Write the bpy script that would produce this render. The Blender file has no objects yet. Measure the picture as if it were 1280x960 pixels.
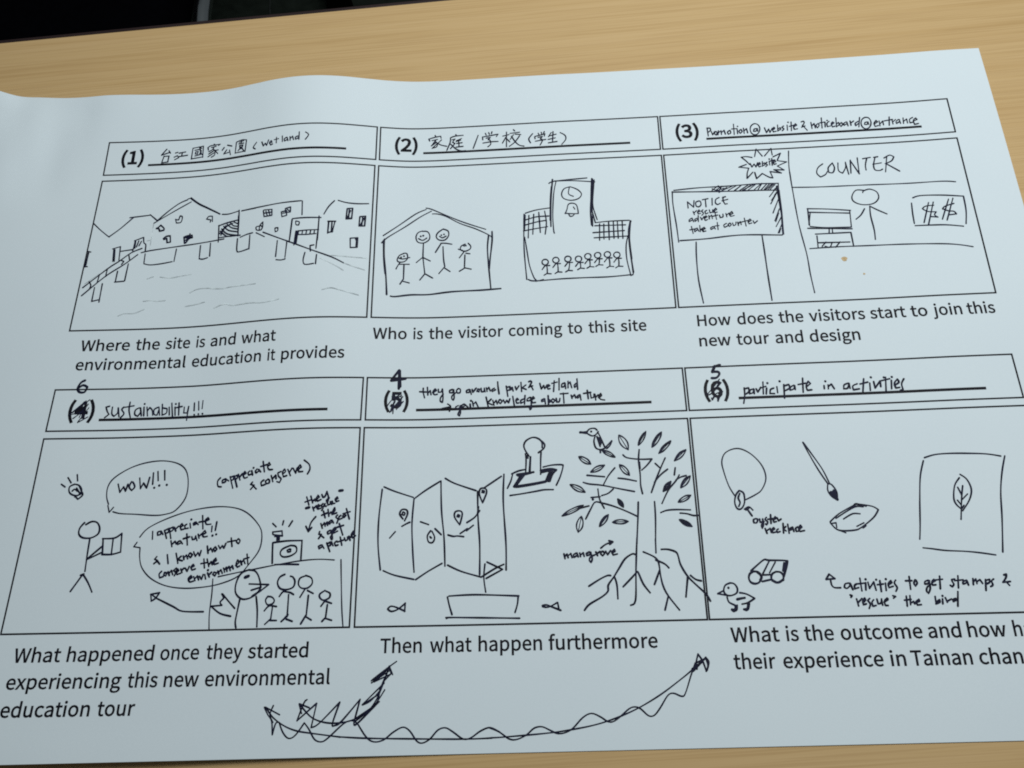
import bpy, bmesh, math, random
from mathutils import Vector, Matrix
from mathutils.geometry import tessellate_polygon

# ------------------------------------------------------------------ scene, camera, light
scene = bpy.context.scene
COL = scene.collection
CAM_LOC=(0.193455,-0.250693,0.304316)
CAM_ROT=(0.397593,0.060132,-0.014189)
CAM_LENS=30.7302

MM = 0.001
BASE_Z = 0.7413          # world height of the paper's reference plane; the desk top lies 1.3 mm below it
DESK_Z = 0.74

cam_data = bpy.data.cameras.new("camera")
cam = bpy.data.objects.new("camera", cam_data)
COL.objects.link(cam)
cam.location = (CAM_LOC[0], CAM_LOC[1], CAM_LOC[2] + BASE_Z)
cam.rotation_euler = CAM_ROT
cam_data.sensor_width = 36.0
cam_data.lens = CAM_LENS
cam_data.clip_start = 0.01
cam_data.clip_end = 60.0
scene.camera = cam

world = bpy.data.worlds.new("World")
scene.world = world
world.use_nodes = True
bg = world.node_tree.nodes["Background"]
bg.inputs[0].default_value = (0.80, 0.93, 1.0, 1.0)
bg.inputs[1].default_value = 0.07

def area_lamp(name, loc, target, sx, sy, power, col):
    d = bpy.data.lights.new(name, 'AREA')
    d.shape = 'RECTANGLE'; d.size = sx; d.size_y = sy
    d.energy = power; d.color = col
    o = bpy.data.objects.new(name, d)
    COL.objects.link(o)
    o.location = loc
    o.rotation_euler = (Vector(target) - Vector(loc)).to_track_quat('-Z', 'Y').to_euler()
    return o
area_lamp("room_light", (0.34, 0.13, DESK_Z + 0.62), (0.24, -0.04, DESK_Z), 0.5, 0.3, 4.25, (0.97, 1.0, 1.0))

scene.view_settings.view_transform = 'Standard'
scene.view_settings.look = 'None'
scene.view_settings.exposure = 0.0
scene.view_settings.gamma = 1.0
scene.cycles.use_denoising = False
scene.cycles.filter_width = 1.9

# ------------------------------------------------------------------ data, paper millimetres
GX0,GX1,GY0,GY1,NX,NY=-64.0,380.6,-250.8,26.0,46,29
HEIGHTS='402 403 403 403 401 399 395 387 372 350 320 286 249 210 170 132 95 62 31 3 -25 -50 -70 -82 -88 -91 -92 -92 -92 -91 -90 -90 -90 -89 -89 -88 -88 -88 -88 -88 -88 -89 -88 -88 -86 -83 373 373 373 371 367 361 351 338 319 295 267 238 209 179 150 121 93 64 35 6 -23 -50 -72 -85 -92 -95 -96 -95 -94 -93 -91 -90 -89 -87 -86 -85 -83 -82 -81 -80 -79 -79 -78 -76 -74 -71 345 345 343 340 334 324 309 290 267 241 215 191 169 149 131 112 91 67 40 11 -21 -50 -74 -88 -96 -99 -100 -98 -97 -94 -92 -90 -87 -86 -84 -81 -79 -76 -73 -71 -69 -67 -65 -63 -61 -58 318 317 315 310 302 288 269 244 216 189 164 144 130 120 113 104 91 72 47 15 -19 -51 -77 -92 -100 -102 -103 -101 -99 -96 -92 -89 -86 -84 -81 -78 -74 -70 -66 -62 -58 -55 -52 -49 -46 -44 292 290 288 282 272 255 231 201 169 138 114 98 92 93 97 99 94 79 54 21 -17 -53 -80 -96 -103 -105 -105 -103 -100 -97 -93 -89 -85 -82 -78 -74 -69 -64 -58 -52 -47 -42 -38 -34 -31 -29 268 266 263 256 244 225 197 162 124 90 65 53 55 67 84 97 101 90 64 27 -16 -56 -85 -100 -106 -108 -107 -105 -102 -98 -93 -89 -84 -80 -76 -70 -65 -58 -50 -42 -35 -29 -23 -19 -16 -14 245 243 239 232 220 198 167 127 84 46 19 10 20 44 74 99 111 104 77 34 -15 -60 -89 -103 -109 -110 -109 -107 -103 -98 -94 -89 -83 -78 -73 -67 -60 -52 -43 -33 -24 -15 -9 -4 -2 0 225 222 218 211 198 175 141 97 49 5 -23 -29 -12 24 68 106 126 122 91 42 -15 -65 -95 -107 -111 -112 -110 -108 -104 -99 -94 -88 -82 -76 -70 -63 -56 -47 -37 -24 -12 -2 6 11 13 14 207 204 200 192 179 155 119 72 19 -29 -58 -62 -40 8 66 117 146 143 109 51 -16 -71 -99 -110 -113 -113 -111 -108 -104 -99 -93 -88 -81 -74 -67 -60 -52 -43 -31 -16 -2 11 20 25 26 27 192 189 184 177 163 139 103 52 -5 -56 -84 -86 -61 -4 68 133 171 169 128 60 -17 -77 -104 -112 -114 -114 -112 -109 -104 -99 -93 -87 -80 -72 -64 -56 -49 -39 -26 -9 9 24 33 38 39 39 180 176 171 163 149 126 90 38 -23 -75 -100 -101 -76 -11 75 152 199 198 149 69 -18 -82 -107 -114 -115 -114 -112 -109 -104 -98 -92 -86 -78 -69 -60 -52 -45 -36 -22 -3 19 36 46 50 51 51 172 167 162 153 138 116 80 28 -35 -86 -107 -108 -84 -12 87 176 230 229 171 79 -19 -87 -110 -115 -115 -114 -112 -108 -103 -97 -91 -85 -76 -65 -56 -48 -42 -34 -19 2 27 48 58 61 62 63 167 162 155 145 130 107 73 22 -40 -90 -110 -110 -85 -6 103 201 262 259 192 88 -19 -90 -111 -115 -116 -114 -112 -108 -102 -95 -88 -82 -73 -61 -52 -44 -38 -32 -17 6 35 58 68 71 72 74 166 160 152 140 124 101 67 18 -41 -89 -109 -108 -79 8 124 229 293 287 211 98 -16 -90 -112 -116 -116 -114 -111 -106 -100 -93 -86 -79 -69 -57 -47 -39 -34 -29 -14 9 41 67 77 79 82 86 170 162 152 138 120 95 62 17 -38 -84 -104 -102 -65 30 150 258 322 313 230 109 -10 -88 -111 -115 -115 -113 -109 -104 -98 -90 -82 -74 -64 -52 -42 -35 -30 -25 -11 13 46 73 84 86 91 97 178 168 155 139 117 90 58 16 -33 -75 -96 -90 -42 58 179 287 350 336 246 121 -2 -85 -111 -115 -115 -112 -107 -102 -95 -88 -79 -69 -59 -48 -37 -30 -26 -21 -8 17 48 77 88 93 100 108 192 179 163 142 116 86 53 14 -28 -64 -83 -71 -13 90 211 317 376 357 260 132 5 -81 -109 -114 -114 -111 -105 -98 -92 -85 -76 -65 -54 -44 -34 -27 -24 -18 -5 19 48 77 90 98 108 120 212 194 173 148 117 83 47 11 -25 -55 -67 -47 19 125 244 346 398 372 272 140 11 -78 -108 -114 -113 -109 -102 -95 -89 -82 -74 -63 -52 -42 -32 -26 -22 -17 -4 18 45 72 89 101 116 132 237 214 187 156 119 80 42 6 -25 -47 -51 -23 50 159 279 378 421 386 282 145 14 -76 -107 -113 -112 -107 -100 -92 -86 -80 -73 -63 -52 -42 -32 -26 -22 -16 -5 15 39 65 86 104 123 143 270 238 204 166 122 77 36 2 -24 -39 -37 -1 77 191 315 412 447 402 290 147 13 -77 -106 -111 -110 -105 -97 -89 -83 -78 -73 -64 -54 -43 -33 -27 -23 -18 -7 10 32 56 81 105 129 153 310 267 223 177 126 76 33 0 -22 -32 -24 16 100 221 352 450 478 422 298 145 6 -79 -106 -110 -108 -102 -93 -85 -80 -77 -73 -67 -56 -44 -35 -29 -25 -20 -10 4 24 47 76 106 135 163 359 301 245 189 131 76 31 0 -19 -26 -15 28 118 247 388 492 515 445 305 139 -4 -84 -105 -108 -106 -99 -89 -81 -77 -76 -75 -70 -59 -46 -36 -31 -27 -22 -13 -1 16 39 71 107 140 171 417 340 272 196 128 77 33 3 -14 -19 -8 36 130 270 425 536 554 469 312 132 -17 -89 -105 -106 -103 -95 -85 -77 -74 -75 -76 -73 -62 -49 -37 -33 -30 -24 -15 -4 10 32 66 109 144 176 484 390 336 184 79 74 39 10 -8 -13 -4 40 139 291 459 578 592 494 319 124 -30 -93 -104 -104 -99 -91 -80 -73 -72 -74 -76 -75 -64 -50 -38 -35 -32 -26 -16 -6 6 28 63 111 147 179 546 409 376 200 45 67 51 22 0 -10 -2 43 148 311 491 614 623 513 325 120 -36 -94 -103 -101 -95 -86 -75 -70 -70 -73 -75 -75 -65 -52 -40 -37 -34 -26 -16 -5 6 28 64 113 149 179 613 413 380 245 36 53 68 38 8 -7 -1 47 157 331 519 642 646 528 330 119 -37 -93 -102 -99 -91 -81 -71 -68 -70 -73 -74 -73 -65 -53 -42 -39 -34 -25 -13 -1 10 32 68 116 150 176 723 470 369 271 52 37 87 60 19 -6 -2 49 166 350 542 663 662 538 333 120 -33 -91 -100 -96 -87 -76 -68 -67 -71 -73 -73 -71 -65 -55 -45 -42 -35 -24 -10 5 18 41 77 120 150 170 859 578 354 269 86 31 103 85 30 -6 -4 49 173 366 562 678 674 545 334 121 -29 -88 -99 -95 -84 -72 -65 -67 -73 -74 -72 -69 -65 -58 -49 -44 -37 -23 -6 12 29 53 89 127 150 162 1302 980 391 233 119 102 151 114 40 -6 -6 47 176 382 582 692 684 552 335 120 -25 -85 -98 -94 -81 -68 -63 -67 -75 -75 -71 -67 -66 -61 -54 -47 -39 -22 -2 21 42 67 102 134 151 152'
FRAME_X=[[0.5, 120.28, 0.52, 120.37, 0.54, 120.19, -0.47, 120.32], [121.72, 241.3, 121.9, 241.19, 121.77, 241.3, 122.02, 241.14], [242.28, 362.1, 242.23, 362.07, 242.27, 362.06, 242.23, 361.6], [-1.29, 120.26, -1.63, 120.05, -1.81, 120.05, -1.89, 119.99], [121.77, 241.31, 121.79, 241.44, 121.58, 241.45, 121.73, 241.51], [242.28, 361.64, 242.43, 361.93, 242.41, 362.0, 242.23, 362.0]]
FRAME_Y=[0.0, -17.147, -20.244, -92.464, -118.119, -135.266, -138.362, -210.583]
UNDERLINES=[(19.51, 107.99, -12.67), (140.24, 228.78, -13.0), (260.77, 349.43, -13.11), (17.73, 107.52, -130.9), (140.49, 228.82, -131.36), (260.87, 349.7, -131.12)]
STAINS=[(308.24, -74.35), (314.64, -81.41)]
GLYPHS={
'H':('147 525 147 310 363 310 363 525 452 525 452 -12 363 -12 363 230 147 230 147 -12 59 -12 59 525','10 0 11 10 1 0 2 4 3 2 5 4 10 8 1 8 2 1 8 7 2 7 5 2 10 9 8 6 5 7',510),
'T':('10 447 10 525 410 525 410 447 254 447 254 -12 165 -12 165 447','0 2 1 0 3 2 7 3 0 6 4 7 4 3 7 6 5 4',419),
'W':('95 525 150 236 161 181 171 125 179 79 162 79 172 126 184 181 197 237 270 525 348 525 422 237 434 181 446 126 456 79 441 79 448 125 458 181 467 236 524 525 611 525 500 -12 402 -12 322 307 314 347 305 385 299 414 316 414 309 385 301 347 292 307 213 -12 117 -12 3 525','32 0 33 32 1 0 8 10 9 8 26 10 26 27 10 27 11 10 18 20 19 18 21 20 8 25 26 28 11 27 8 29 25 29 24 25 29 24 28 24 11 28 23 11 24 8 30 29 8 31 30 22 11 23 7 31 8 22 12 11 32 2 1 17 21 18 22 13 12 6 31 7 32 3 2 16 21 17 22 15 13 15 14 13 5 4 6 4 31 6 32 4 3 15 21 16 32 31 4 22 21 15',615),
'a':('56 176 138 226 261 250 257 283 237 313 195 325 157 319 120 305 77 280 41 345 93 374 145 394 207 402 289 381 336 321 350 235 350 -12 275 -12 270 34 282 34 246 8 201 -13 152 -21 89 -7 45 34 29 99 262 184 177 166 129 138 116 102 123 75 141 60 170 55 201 60 233 75 262 98','11 13 12 10 13 11 10 14 13 9 14 10 8 7 9 7 6 9 6 5 9 5 14 9 4 14 5 4 15 14 3 15 4 2 15 3 1 15 2 1 26 15 26 16 15 0 26 1 0 27 26 35 16 26 25 27 0 25 28 27 25 29 28 25 30 29 24 30 25 34 16 35 33 19 34 19 16 34 24 31 30 24 32 31 32 19 33 24 19 32 23 18 24 18 19 24 23 20 18 20 17 18 20 16 19 23 21 20 17 16 20 22 21 23',394),
'c':('51 304 122 377 218 402 267 395 307 378 347 348 300 286 269 310 246 320 223 324 167 307 129 261 114 190 128 118 165 73 221 56 250 61 277 73 313 99 354 35 306 2 262 -15 214 -21 117 4 49 76 24 190','1 3 2 1 4 3 1 5 4 0 5 1 0 9 5 9 8 5 8 7 5 7 6 5 0 10 9 0 11 10 25 11 0 25 12 11 24 12 25 24 13 12 24 14 13 17 19 18 23 14 24 16 19 17 23 15 14 15 19 16 23 19 15 23 20 19 22 20 23 22 21 20',357),
'd':('49 302 114 376 201 402 245 396 282 380 296 370 293 411 293 569 382 569 382 -12 307 -12 301 33 314 33 283 8 241 -13 193 -21 104 4 45 77 25 190 293 290 268 309 241 320 214 324 165 307 129 262 115 190 127 117 159 72 209 57 238 62 267 78 293 102','6 8 7 6 9 8 5 9 6 1 3 2 1 4 3 1 5 4 0 5 1 0 22 5 22 21 5 21 20 5 20 19 5 19 9 5 0 23 22 0 24 23 18 24 0 31 9 19 18 25 24 18 26 25 17 26 18 17 27 26 30 9 31 29 12 30 12 9 30 16 27 17 16 28 27 28 12 29 16 11 28 11 12 28 16 13 11 13 10 11 13 9 12 16 14 13 10 9 13 15 14 16',434),
'e':('50 303 117 376 206 403 296 378 352 311 371 212 370 197 369 184 366 163 115 163 129 110 168 69 226 54 258 57 287 67 326 89 359 25 312 -1 269 -16 218 -21 120 4 50 77 24 190 280 280 252 315 208 326 164 314 129 279 115 233 288 233','1 3 2 1 4 3 0 25 1 25 4 1 0 26 25 24 4 25 23 4 24 0 27 26 23 5 4 22 27 0 29 5 23 22 28 27 22 29 28 22 5 29 22 6 5 22 7 6 21 9 22 9 7 22 9 8 7 21 10 9 21 11 10 14 16 15 20 11 21 20 12 11 13 16 14 12 16 13 20 16 12 20 17 16 19 17 20 19 18 17',388),
'f':('63 391 63 442 76 513 117 562 184 579 210 577 233 572 264 562 243 489 217 499 205 502 194 503 170 496 156 477 151 440 151 392 231 392 231 316 151 316 151 -12 63 -12 63 316 11 316 11 388','3 5 4 3 6 5 3 7 6 3 8 7 2 11 3 11 10 3 10 9 3 9 8 3 1 12 2 12 11 2 1 13 12 1 14 13 0 14 1 0 15 14 0 16 15 0 17 16 23 17 0 22 17 23 21 17 22 20 18 21 18 17 21 20 19 18',228),
'g':('31 -37 52 -4 80 18 80 10 65 23 50 47 45 79 53 112 70 140 87 155 87 147 66 170 46 208 37 255 59 333 115 384 191 402 214 401 234 397 248 392 390 392 390 319 325 319 327 316 339 287 343 252 323 176 269 126 193 108 171 110 150 115 139 120 133 114 126 102 124 89 128 74 142 64 179 59 254 59 330 49 381 16 398 -44 371 -117 300 -168 193 -187 107 -175 46 -137 23 -74 251 296 227 322 192 331 158 322 133 296 124 254 134 212 158 186 192 176 226 186 251 212 261 254 303 -33 284 -22 244 -18 179 -18 163 -17 146 -15 134 -13 118 -28 107 -47 104 -63 115 -92 146 -111 201 -119 261 -108 297 -83 309 -53','15 17 16 15 18 17 15 19 18 15 20 19 15 21 20 14 50 15 50 21 15 13 51 14 51 50 14 49 21 50 13 52 51 48 22 49 22 21 49 48 23 22 48 24 23 59 24 48 13 53 52 59 25 24 12 53 13 58 25 59 12 54 53 58 26 25 57 26 58 12 55 54 11 55 12 56 26 57 11 56 55 11 26 56 11 27 26 10 9 11 9 27 11 8 27 9 7 31 8 31 27 8 31 28 27 7 32 31 30 28 31 29 28 30 7 33 32 6 33 7 6 34 33 6 35 34 5 35 6 5 36 35 5 37 36 5 38 37 5 39 38 5 40 39 4 40 5 3 2 4 2 40 4 1 40 2 1 62 40 62 61 40 61 41 40 0 66 1 66 62 1 0 67 66 65 62 66 64 62 65 63 62 64 60 41 61 0 68 67 75 41 60 47 68 0 75 42 41 47 69 68 74 42 75 47 70 69 46 70 47 73 42 74 46 71 70 72 42 73 46 72 71 72 43 42 46 43 72 45 43 46 45 44 43',395),
'h':('141 569 141 405 139 354 156 368 200 393 253 402 325 383 367 327 380 242 380 -12 293 -12 293 232 286 286 266 313 232 322 201 316 171 298 141 271 141 -12 52 -12 52 569','19 0 20 19 1 0 19 2 1 4 6 5 3 6 4 3 7 6 2 7 3 19 17 2 17 16 2 16 15 2 15 14 2 14 7 2 14 13 7 13 8 7 12 8 13 11 8 12 19 18 17 11 9 8 10 9 11',425),
'i':('49 529 68 548 97 555 125 548 145 529 152 501 145 473 125 453 97 446 68 453 49 473 42 501 141 392 141 -12 52 -12 52 392','14 12 15 14 13 12 1 3 2 1 4 3 0 4 1 0 5 4 11 5 0 11 6 5 10 6 11 9 6 10 9 7 6 8 7 9',193),
'j':('49 529 68 548 97 555 125 548 144 529 152 501 145 473 125 453 97 446 68 453 49 473 42 501 -27 -96 -4 -103 7 -105 17 -106 39 -99 50 -80 53 -43 53 392 141 392 141 -44 130 -116 92 -165 26 -182 2 -180 -19 -176 -45 -168','18 20 19 18 21 20 17 21 18 17 22 21 16 22 17 27 13 12 15 22 16 27 14 13 27 15 14 27 22 15 27 23 22 27 24 23 26 24 27 25 24 26 1 3 2 0 3 1 0 4 3 0 5 4 11 5 0 11 6 5 10 6 11 9 6 10 9 7 6 9 8 7',193),
'l':('52 569 141 569 141 72 143 60 145 57 148 56 149 56 152 56 169 59 183 -12 162 -18 148 -20 130 -21 86 -10 60 25 52 75','15 1 0 15 2 1 14 2 15 14 3 2 14 4 3 7 9 8 14 5 4 6 9 7 5 9 6 14 9 5 13 9 14 12 9 13 12 10 9 12 11 10',199),
'm':('128 392 134 337 120 337 153 368 195 393 243 402 298 392 336 364 351 337 381 365 425 392 474 402 546 383 588 327 601 242 601 -12 513 -12 513 232 506 286 487 313 454 322 429 316 400 299 371 271 371 -12 283 -12 283 232 276 286 257 313 224 322 199 316 170 299 141 271 141 -12 52 -12 52 392','10 12 11 4 6 5 3 6 4 3 7 6 34 0 35 34 2 0 2 1 0 9 12 10 9 13 12 2 7 3 8 13 9 2 8 7 34 32 2 32 31 2 31 30 2 30 29 2 29 8 2 29 13 8 29 20 13 20 19 13 19 14 13 29 21 20 28 21 29 28 22 21 27 22 28 18 14 19 27 23 22 26 23 27 17 14 18 34 33 32 26 24 23 17 15 14 16 15 17 25 24 26',648),
'n':('128 392 134 337 120 337 155 368 200 393 253 402 325 383 367 327 380 242 380 -12 293 -12 293 232 286 286 266 313 232 322 201 316 171 298 141 271 141 -12 52 -12 52 392','4 6 5 3 6 4 19 0 20 19 2 0 2 1 0 3 7 6 2 7 3 19 17 2 17 16 2 16 15 2 15 14 2 14 7 2 14 13 7 13 8 7 12 8 13 11 8 12 19 18 17 11 9 8 10 9 11',427),
'o':('50 304 119 377 212 402 306 377 374 304 400 190 374 76 306 4 212 -22 119 4 50 76 24 190 297 262 263 307 212 324 162 307 127 262 114 190 127 118 162 73 212 57 263 73 297 118 311 190','1 3 2 0 3 1 0 14 3 14 4 3 0 15 14 13 4 14 0 16 15 12 4 13 12 5 4 11 16 0 11 17 16 23 5 12 22 5 23 11 18 17 10 18 11 22 6 5 21 6 22 10 19 18 9 19 10 21 7 6 20 7 21 9 20 19 9 7 20 8 7 9',424),
'p':('127 392 134 348 121 348 155 373 199 394 246 402 336 376 391 304 409 196 385 79 320 5 233 -21 194 -16 156 0 140 12 141 -31 141 -172 52 -172 52 392 309 265 281 308 229 324 202 319 171 303 141 279 141 90 168 71 197 60 220 57 270 73 305 120 318 196','4 6 5 3 6 4 17 2 18 2 0 18 2 1 0 3 7 6 2 7 3 17 24 2 24 23 2 23 22 2 22 21 2 21 7 2 20 7 21 19 7 20 19 8 7 17 25 24 31 8 19 31 9 8 30 9 31 29 9 30 17 14 25 14 26 25 29 10 9 28 10 29 14 27 26 14 28 27 14 10 28 17 15 14 13 10 14 13 11 10 12 11 13 17 16 15',434),
'r':('128 392 134 323 119 323 146 361 187 391 231 402 249 401 265 398 287 389 270 311 247 318 237 320 225 321 197 313 167 288 141 241 141 -12 52 -12 52 392','4 6 5 4 7 6 4 8 7 17 0 18 17 2 0 2 1 0 3 8 4 3 9 8 2 12 3 12 11 3 11 10 3 10 9 3 17 15 2 15 14 2 14 13 2 13 12 2 17 16 15',272),
's':('50 103 93 73 127 58 166 53 202 60 222 77 228 99 218 125 189 145 149 161 95 185 50 222 31 282 48 344 98 387 174 402 222 396 265 379 309 350 264 291 229 313 203 324 175 328 141 322 123 306 117 286 126 264 152 246 191 230 247 206 295 168 314 104 297 40 245 -5 164 -21 108 -14 57 6 5 40','14 16 15 14 17 16 13 17 14 13 18 17 13 22 18 22 21 18 21 20 18 20 19 18 12 23 13 23 22 13 12 24 23 12 25 24 12 26 25 11 26 12 11 27 26 11 28 27 11 29 28 10 29 11 10 30 29 9 30 10 9 31 30 8 31 9 7 31 8 6 31 7 6 32 31 37 1 0 5 32 6 4 32 5 37 2 1 3 32 4 37 3 2 37 32 3 37 33 32 36 33 37 35 33 36 35 34 33',328),
't':('64 316 7 316 7 388 68 392 75 499 151 499 151 392 255 392 255 316 151 316 151 116 156 81 170 62 199 55 211 56 224 59 250 69 269 -3 234 -13 209 -19 183 -21 113 -4 74 46 64 117','3 5 4 3 6 5 3 7 6 3 8 7 2 8 3 1 8 2 0 8 1 23 9 0 9 8 0 23 10 9 22 10 23 22 11 10 22 12 11 15 17 16 22 13 12 14 17 15 13 17 14 22 17 13 21 17 22 21 18 17 20 18 21 20 19 18',264),
'u':('47 392 135 392 135 148 142 94 161 67 195 58 226 64 256 83 286 115 286 392 373 392 373 -12 297 -12 292 48 306 48 272 14 228 -12 175 -21 103 -3 60 53 47 138','20 1 0 20 2 1 8 10 9 8 11 10 20 3 2 19 3 20 7 14 8 14 11 8 19 4 3 6 14 7 19 5 4 5 14 6 19 14 5 18 13 19 13 14 19 18 15 13 15 12 13 15 11 14 18 16 15 12 11 15 17 16 18',425),
'v':('84 392 158 168 170 130 182 92 191 64 177 64 186 92 198 130 209 168 284 392 373 392 230 -12 138 -12 -8 392','12 0 13 12 1 0 8 10 9 8 11 10 12 2 1 7 11 8 12 3 2 6 11 7 5 4 6 4 11 6 12 4 3 12 11 4',365),
'w':('93 392 152 163 160 127 167 92 173 67 157 67 163 92 171 127 180 163 242 392 323 392 385 163 394 127 403 92 409 67 394 67 399 92 407 127 415 163 472 392 559 392 450 -12 354 -12 296 202 287 238 279 274 273 302 288 302 282 274 274 237 264 201 208 -12 116 -12 3 392','32 0 33 32 1 0 8 10 9 8 26 10 26 27 10 27 11 10 18 20 19 18 21 20 8 25 26 28 11 27 8 29 25 29 24 25 29 24 28 24 11 28 23 11 24 8 30 29 22 11 23 8 31 30 22 12 11 7 31 8 17 21 18 32 2 1 22 16 12 16 13 12 6 3 7 3 31 7 16 13 17 13 21 17 32 6 2 6 3 2 14 21 13 32 5 6 22 15 16 4 31 3 32 4 5 32 31 4 22 14 15 22 21 14',562),
'x':('-2 392 96 392 151 303 163 282 175 261 185 245 174 245 182 260 193 281 204 303 255 392 350 392 227 192 360 -12 262 -12 202 83 189 106 175 128 164 145 174 145 165 129 152 106 139 83 85 -12 -11 -12 122 198','25 1 0 25 2 1 9 11 10 9 12 11 25 3 2 8 12 9 25 4 3 7 12 8 25 6 4 6 5 4 6 12 7 25 12 6 24 18 25 18 12 25 18 19 12 19 13 12 24 20 18 20 17 18 20 17 19 17 13 19 24 21 20 16 13 17 24 22 21 15 13 16 24 23 22 14 13 15',349),
'y':('30 -90 50 -96 59 -98 67 -99 99 -90 124 -65 142 -25 149 -1 -9 392 84 392 164 174 176 138 189 102 199 74 185 74 193 101 203 137 213 173 285 392 373 392 224 -37 191 -106 142 -157 72 -176 53 -175 36 -172 12 -164','7 9 8 7 10 9 17 19 18 17 20 19 7 11 10 16 20 17 7 12 11 15 13 16 13 20 16 7 14 12 14 13 12 14 13 15 7 13 14 7 20 13 6 20 7 5 20 6 5 21 20 4 21 5 26 1 0 3 21 4 26 2 1 26 3 2 26 21 3 26 22 21 26 23 22 25 23 26 24 23 25',365),
'b(':('53 352 90 474 157 604 239 566 179 441 151 331 142 218 151 103 179 -6 239 -132 156 -168 90 -38 53 83 40 218','1 3 2 1 4 3 0 4 1 0 5 4 13 5 0 13 6 5 12 6 13 12 7 6 12 8 7 11 8 12 11 9 8 10 9 11',237),
'b)':('57 -6 86 104 96 218 86 331 57 441 -3 566 80 604 147 474 184 352 196 218 184 83 147 -38 80 -168 -3 -132','5 7 6 4 7 5 4 8 7 3 8 4 3 9 8 2 9 3 2 10 9 1 10 2 0 10 1 0 11 10 13 11 0 13 12 11',237),
'b1':('152 77 152 412 61 412 61 496 120 510 152 521 186 537 264 537 264 77 367 77 367 -24 38 -24 38 77','5 7 6 5 8 7 4 1 5 1 8 5 3 1 4 2 1 3 0 8 1 11 0 12 11 8 0 11 9 8 11 10 9',389),
'b2':('145 182 219 286 241 370 233 411 211 436 171 446 140 440 111 423 65 377 -7 448 57 507 113 536 180 547 271 525 332 463 354 372 326 258 252 147 188 79 154 77 183 78 211 79 378 79 378 -24 7 -24 7 48','11 13 12 10 13 11 10 14 13 9 14 10 9 5 14 5 4 14 4 15 14 8 7 9 7 6 9 6 5 9 3 15 4 2 15 3 2 16 15 1 16 2 0 16 1 0 17 16 25 17 0 25 19 17 19 18 17 20 22 21 20 23 22 19 23 20 25 23 19 24 23 25',389),
'b3':('50 137 100 94 136 76 179 69 223 78 250 102 259 139 248 179 210 206 101 221 101 312 199 327 232 353 242 390 235 420 215 438 179 446 148 441 118 427 70 387 5 465 68 514 121 538 183 547 270 530 333 477 357 395 343 329 305 279 265 257 265 283 310 263 357 211 374 137 348 45 279 -14 185 -33 107 -22 47 7 -13 59','22 24 23 21 24 22 21 25 24 20 25 21 20 16 25 16 15 25 15 26 25 19 18 20 18 17 20 17 16 20 14 26 15 13 26 14 13 27 26 12 27 13 11 27 12 11 28 27 10 28 11 9 30 10 30 28 10 9 29 30 31 28 30 29 31 28 29 32 31 9 32 29 8 32 9 8 33 32 7 33 8 6 33 7 5 33 6 39 1 0 5 34 33 4 34 5 39 2 1 3 34 4 39 3 2 39 34 3 38 34 39 38 35 34 37 35 38 37 36 35',389),
'b4':('-10 117 -10 191 215 537 322 537 322 217 391 217 391 117 322 117 322 -24 214 -24 214 117 215 380 216 414 216 419 253 419 247 407 233 381 218 355 125 217 214 217 214 350','1 3 2 1 13 3 13 14 3 14 4 3 1 12 13 15 4 14 1 11 12 16 4 15 17 4 16 1 20 11 18 4 17 1 18 20 18 19 20 1 4 18 1 5 4 1 6 5 0 6 1 10 6 0 9 7 10 7 6 10 9 8 7',389),
'b5':('48 136 97 93 132 75 176 69 220 80 250 112 262 165 251 217 223 247 178 258 155 255 133 247 94 224 35 261 55 537 350 537 350 435 155 435 147 350 135 344 164 352 198 355 286 335 352 272 376 166 349 59 277 -10 185 -34 106 -22 46 5 -14 55','13 17 14 17 15 14 17 16 15 13 19 17 19 18 17 20 22 21 19 22 20 13 22 19 13 23 22 13 9 23 9 8 23 8 24 23 12 11 13 11 10 13 10 9 13 7 24 8 6 24 7 6 25 24 5 25 6 30 1 0 4 25 5 30 2 1 3 25 4 30 3 2 30 25 3 30 26 25 29 26 30 28 26 29 28 27 26',389),
'b6':('44 416 121 516 227 547 284 539 330 518 384 472 314 397 277 431 255 442 233 445 181 429 142 374 134 322 121 310 167 334 216 343 304 323 363 259 383 157 360 59 298 -9 210 -34 108 -1 39 94 15 245 241 76 263 106 273 158 265 208 243 236 204 246 180 242 151 225 127 199 141 125 171 80 211 67','1 3 2 1 4 3 1 5 4 0 5 1 0 9 5 9 8 5 8 7 5 7 6 5 0 10 9 0 11 10 24 11 0 24 12 11 14 16 15 13 16 14 13 17 16 24 13 12 24 17 13 24 30 17 30 29 17 29 18 17 24 31 30 23 33 24 33 32 24 32 31 24 28 18 29 27 18 28 23 34 33 26 18 27 26 19 18 23 35 34 25 19 26 22 35 23 22 36 35 36 19 25 22 19 36 22 20 19 21 20 22',389),
}
TEXT_SIZE=17.965
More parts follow.
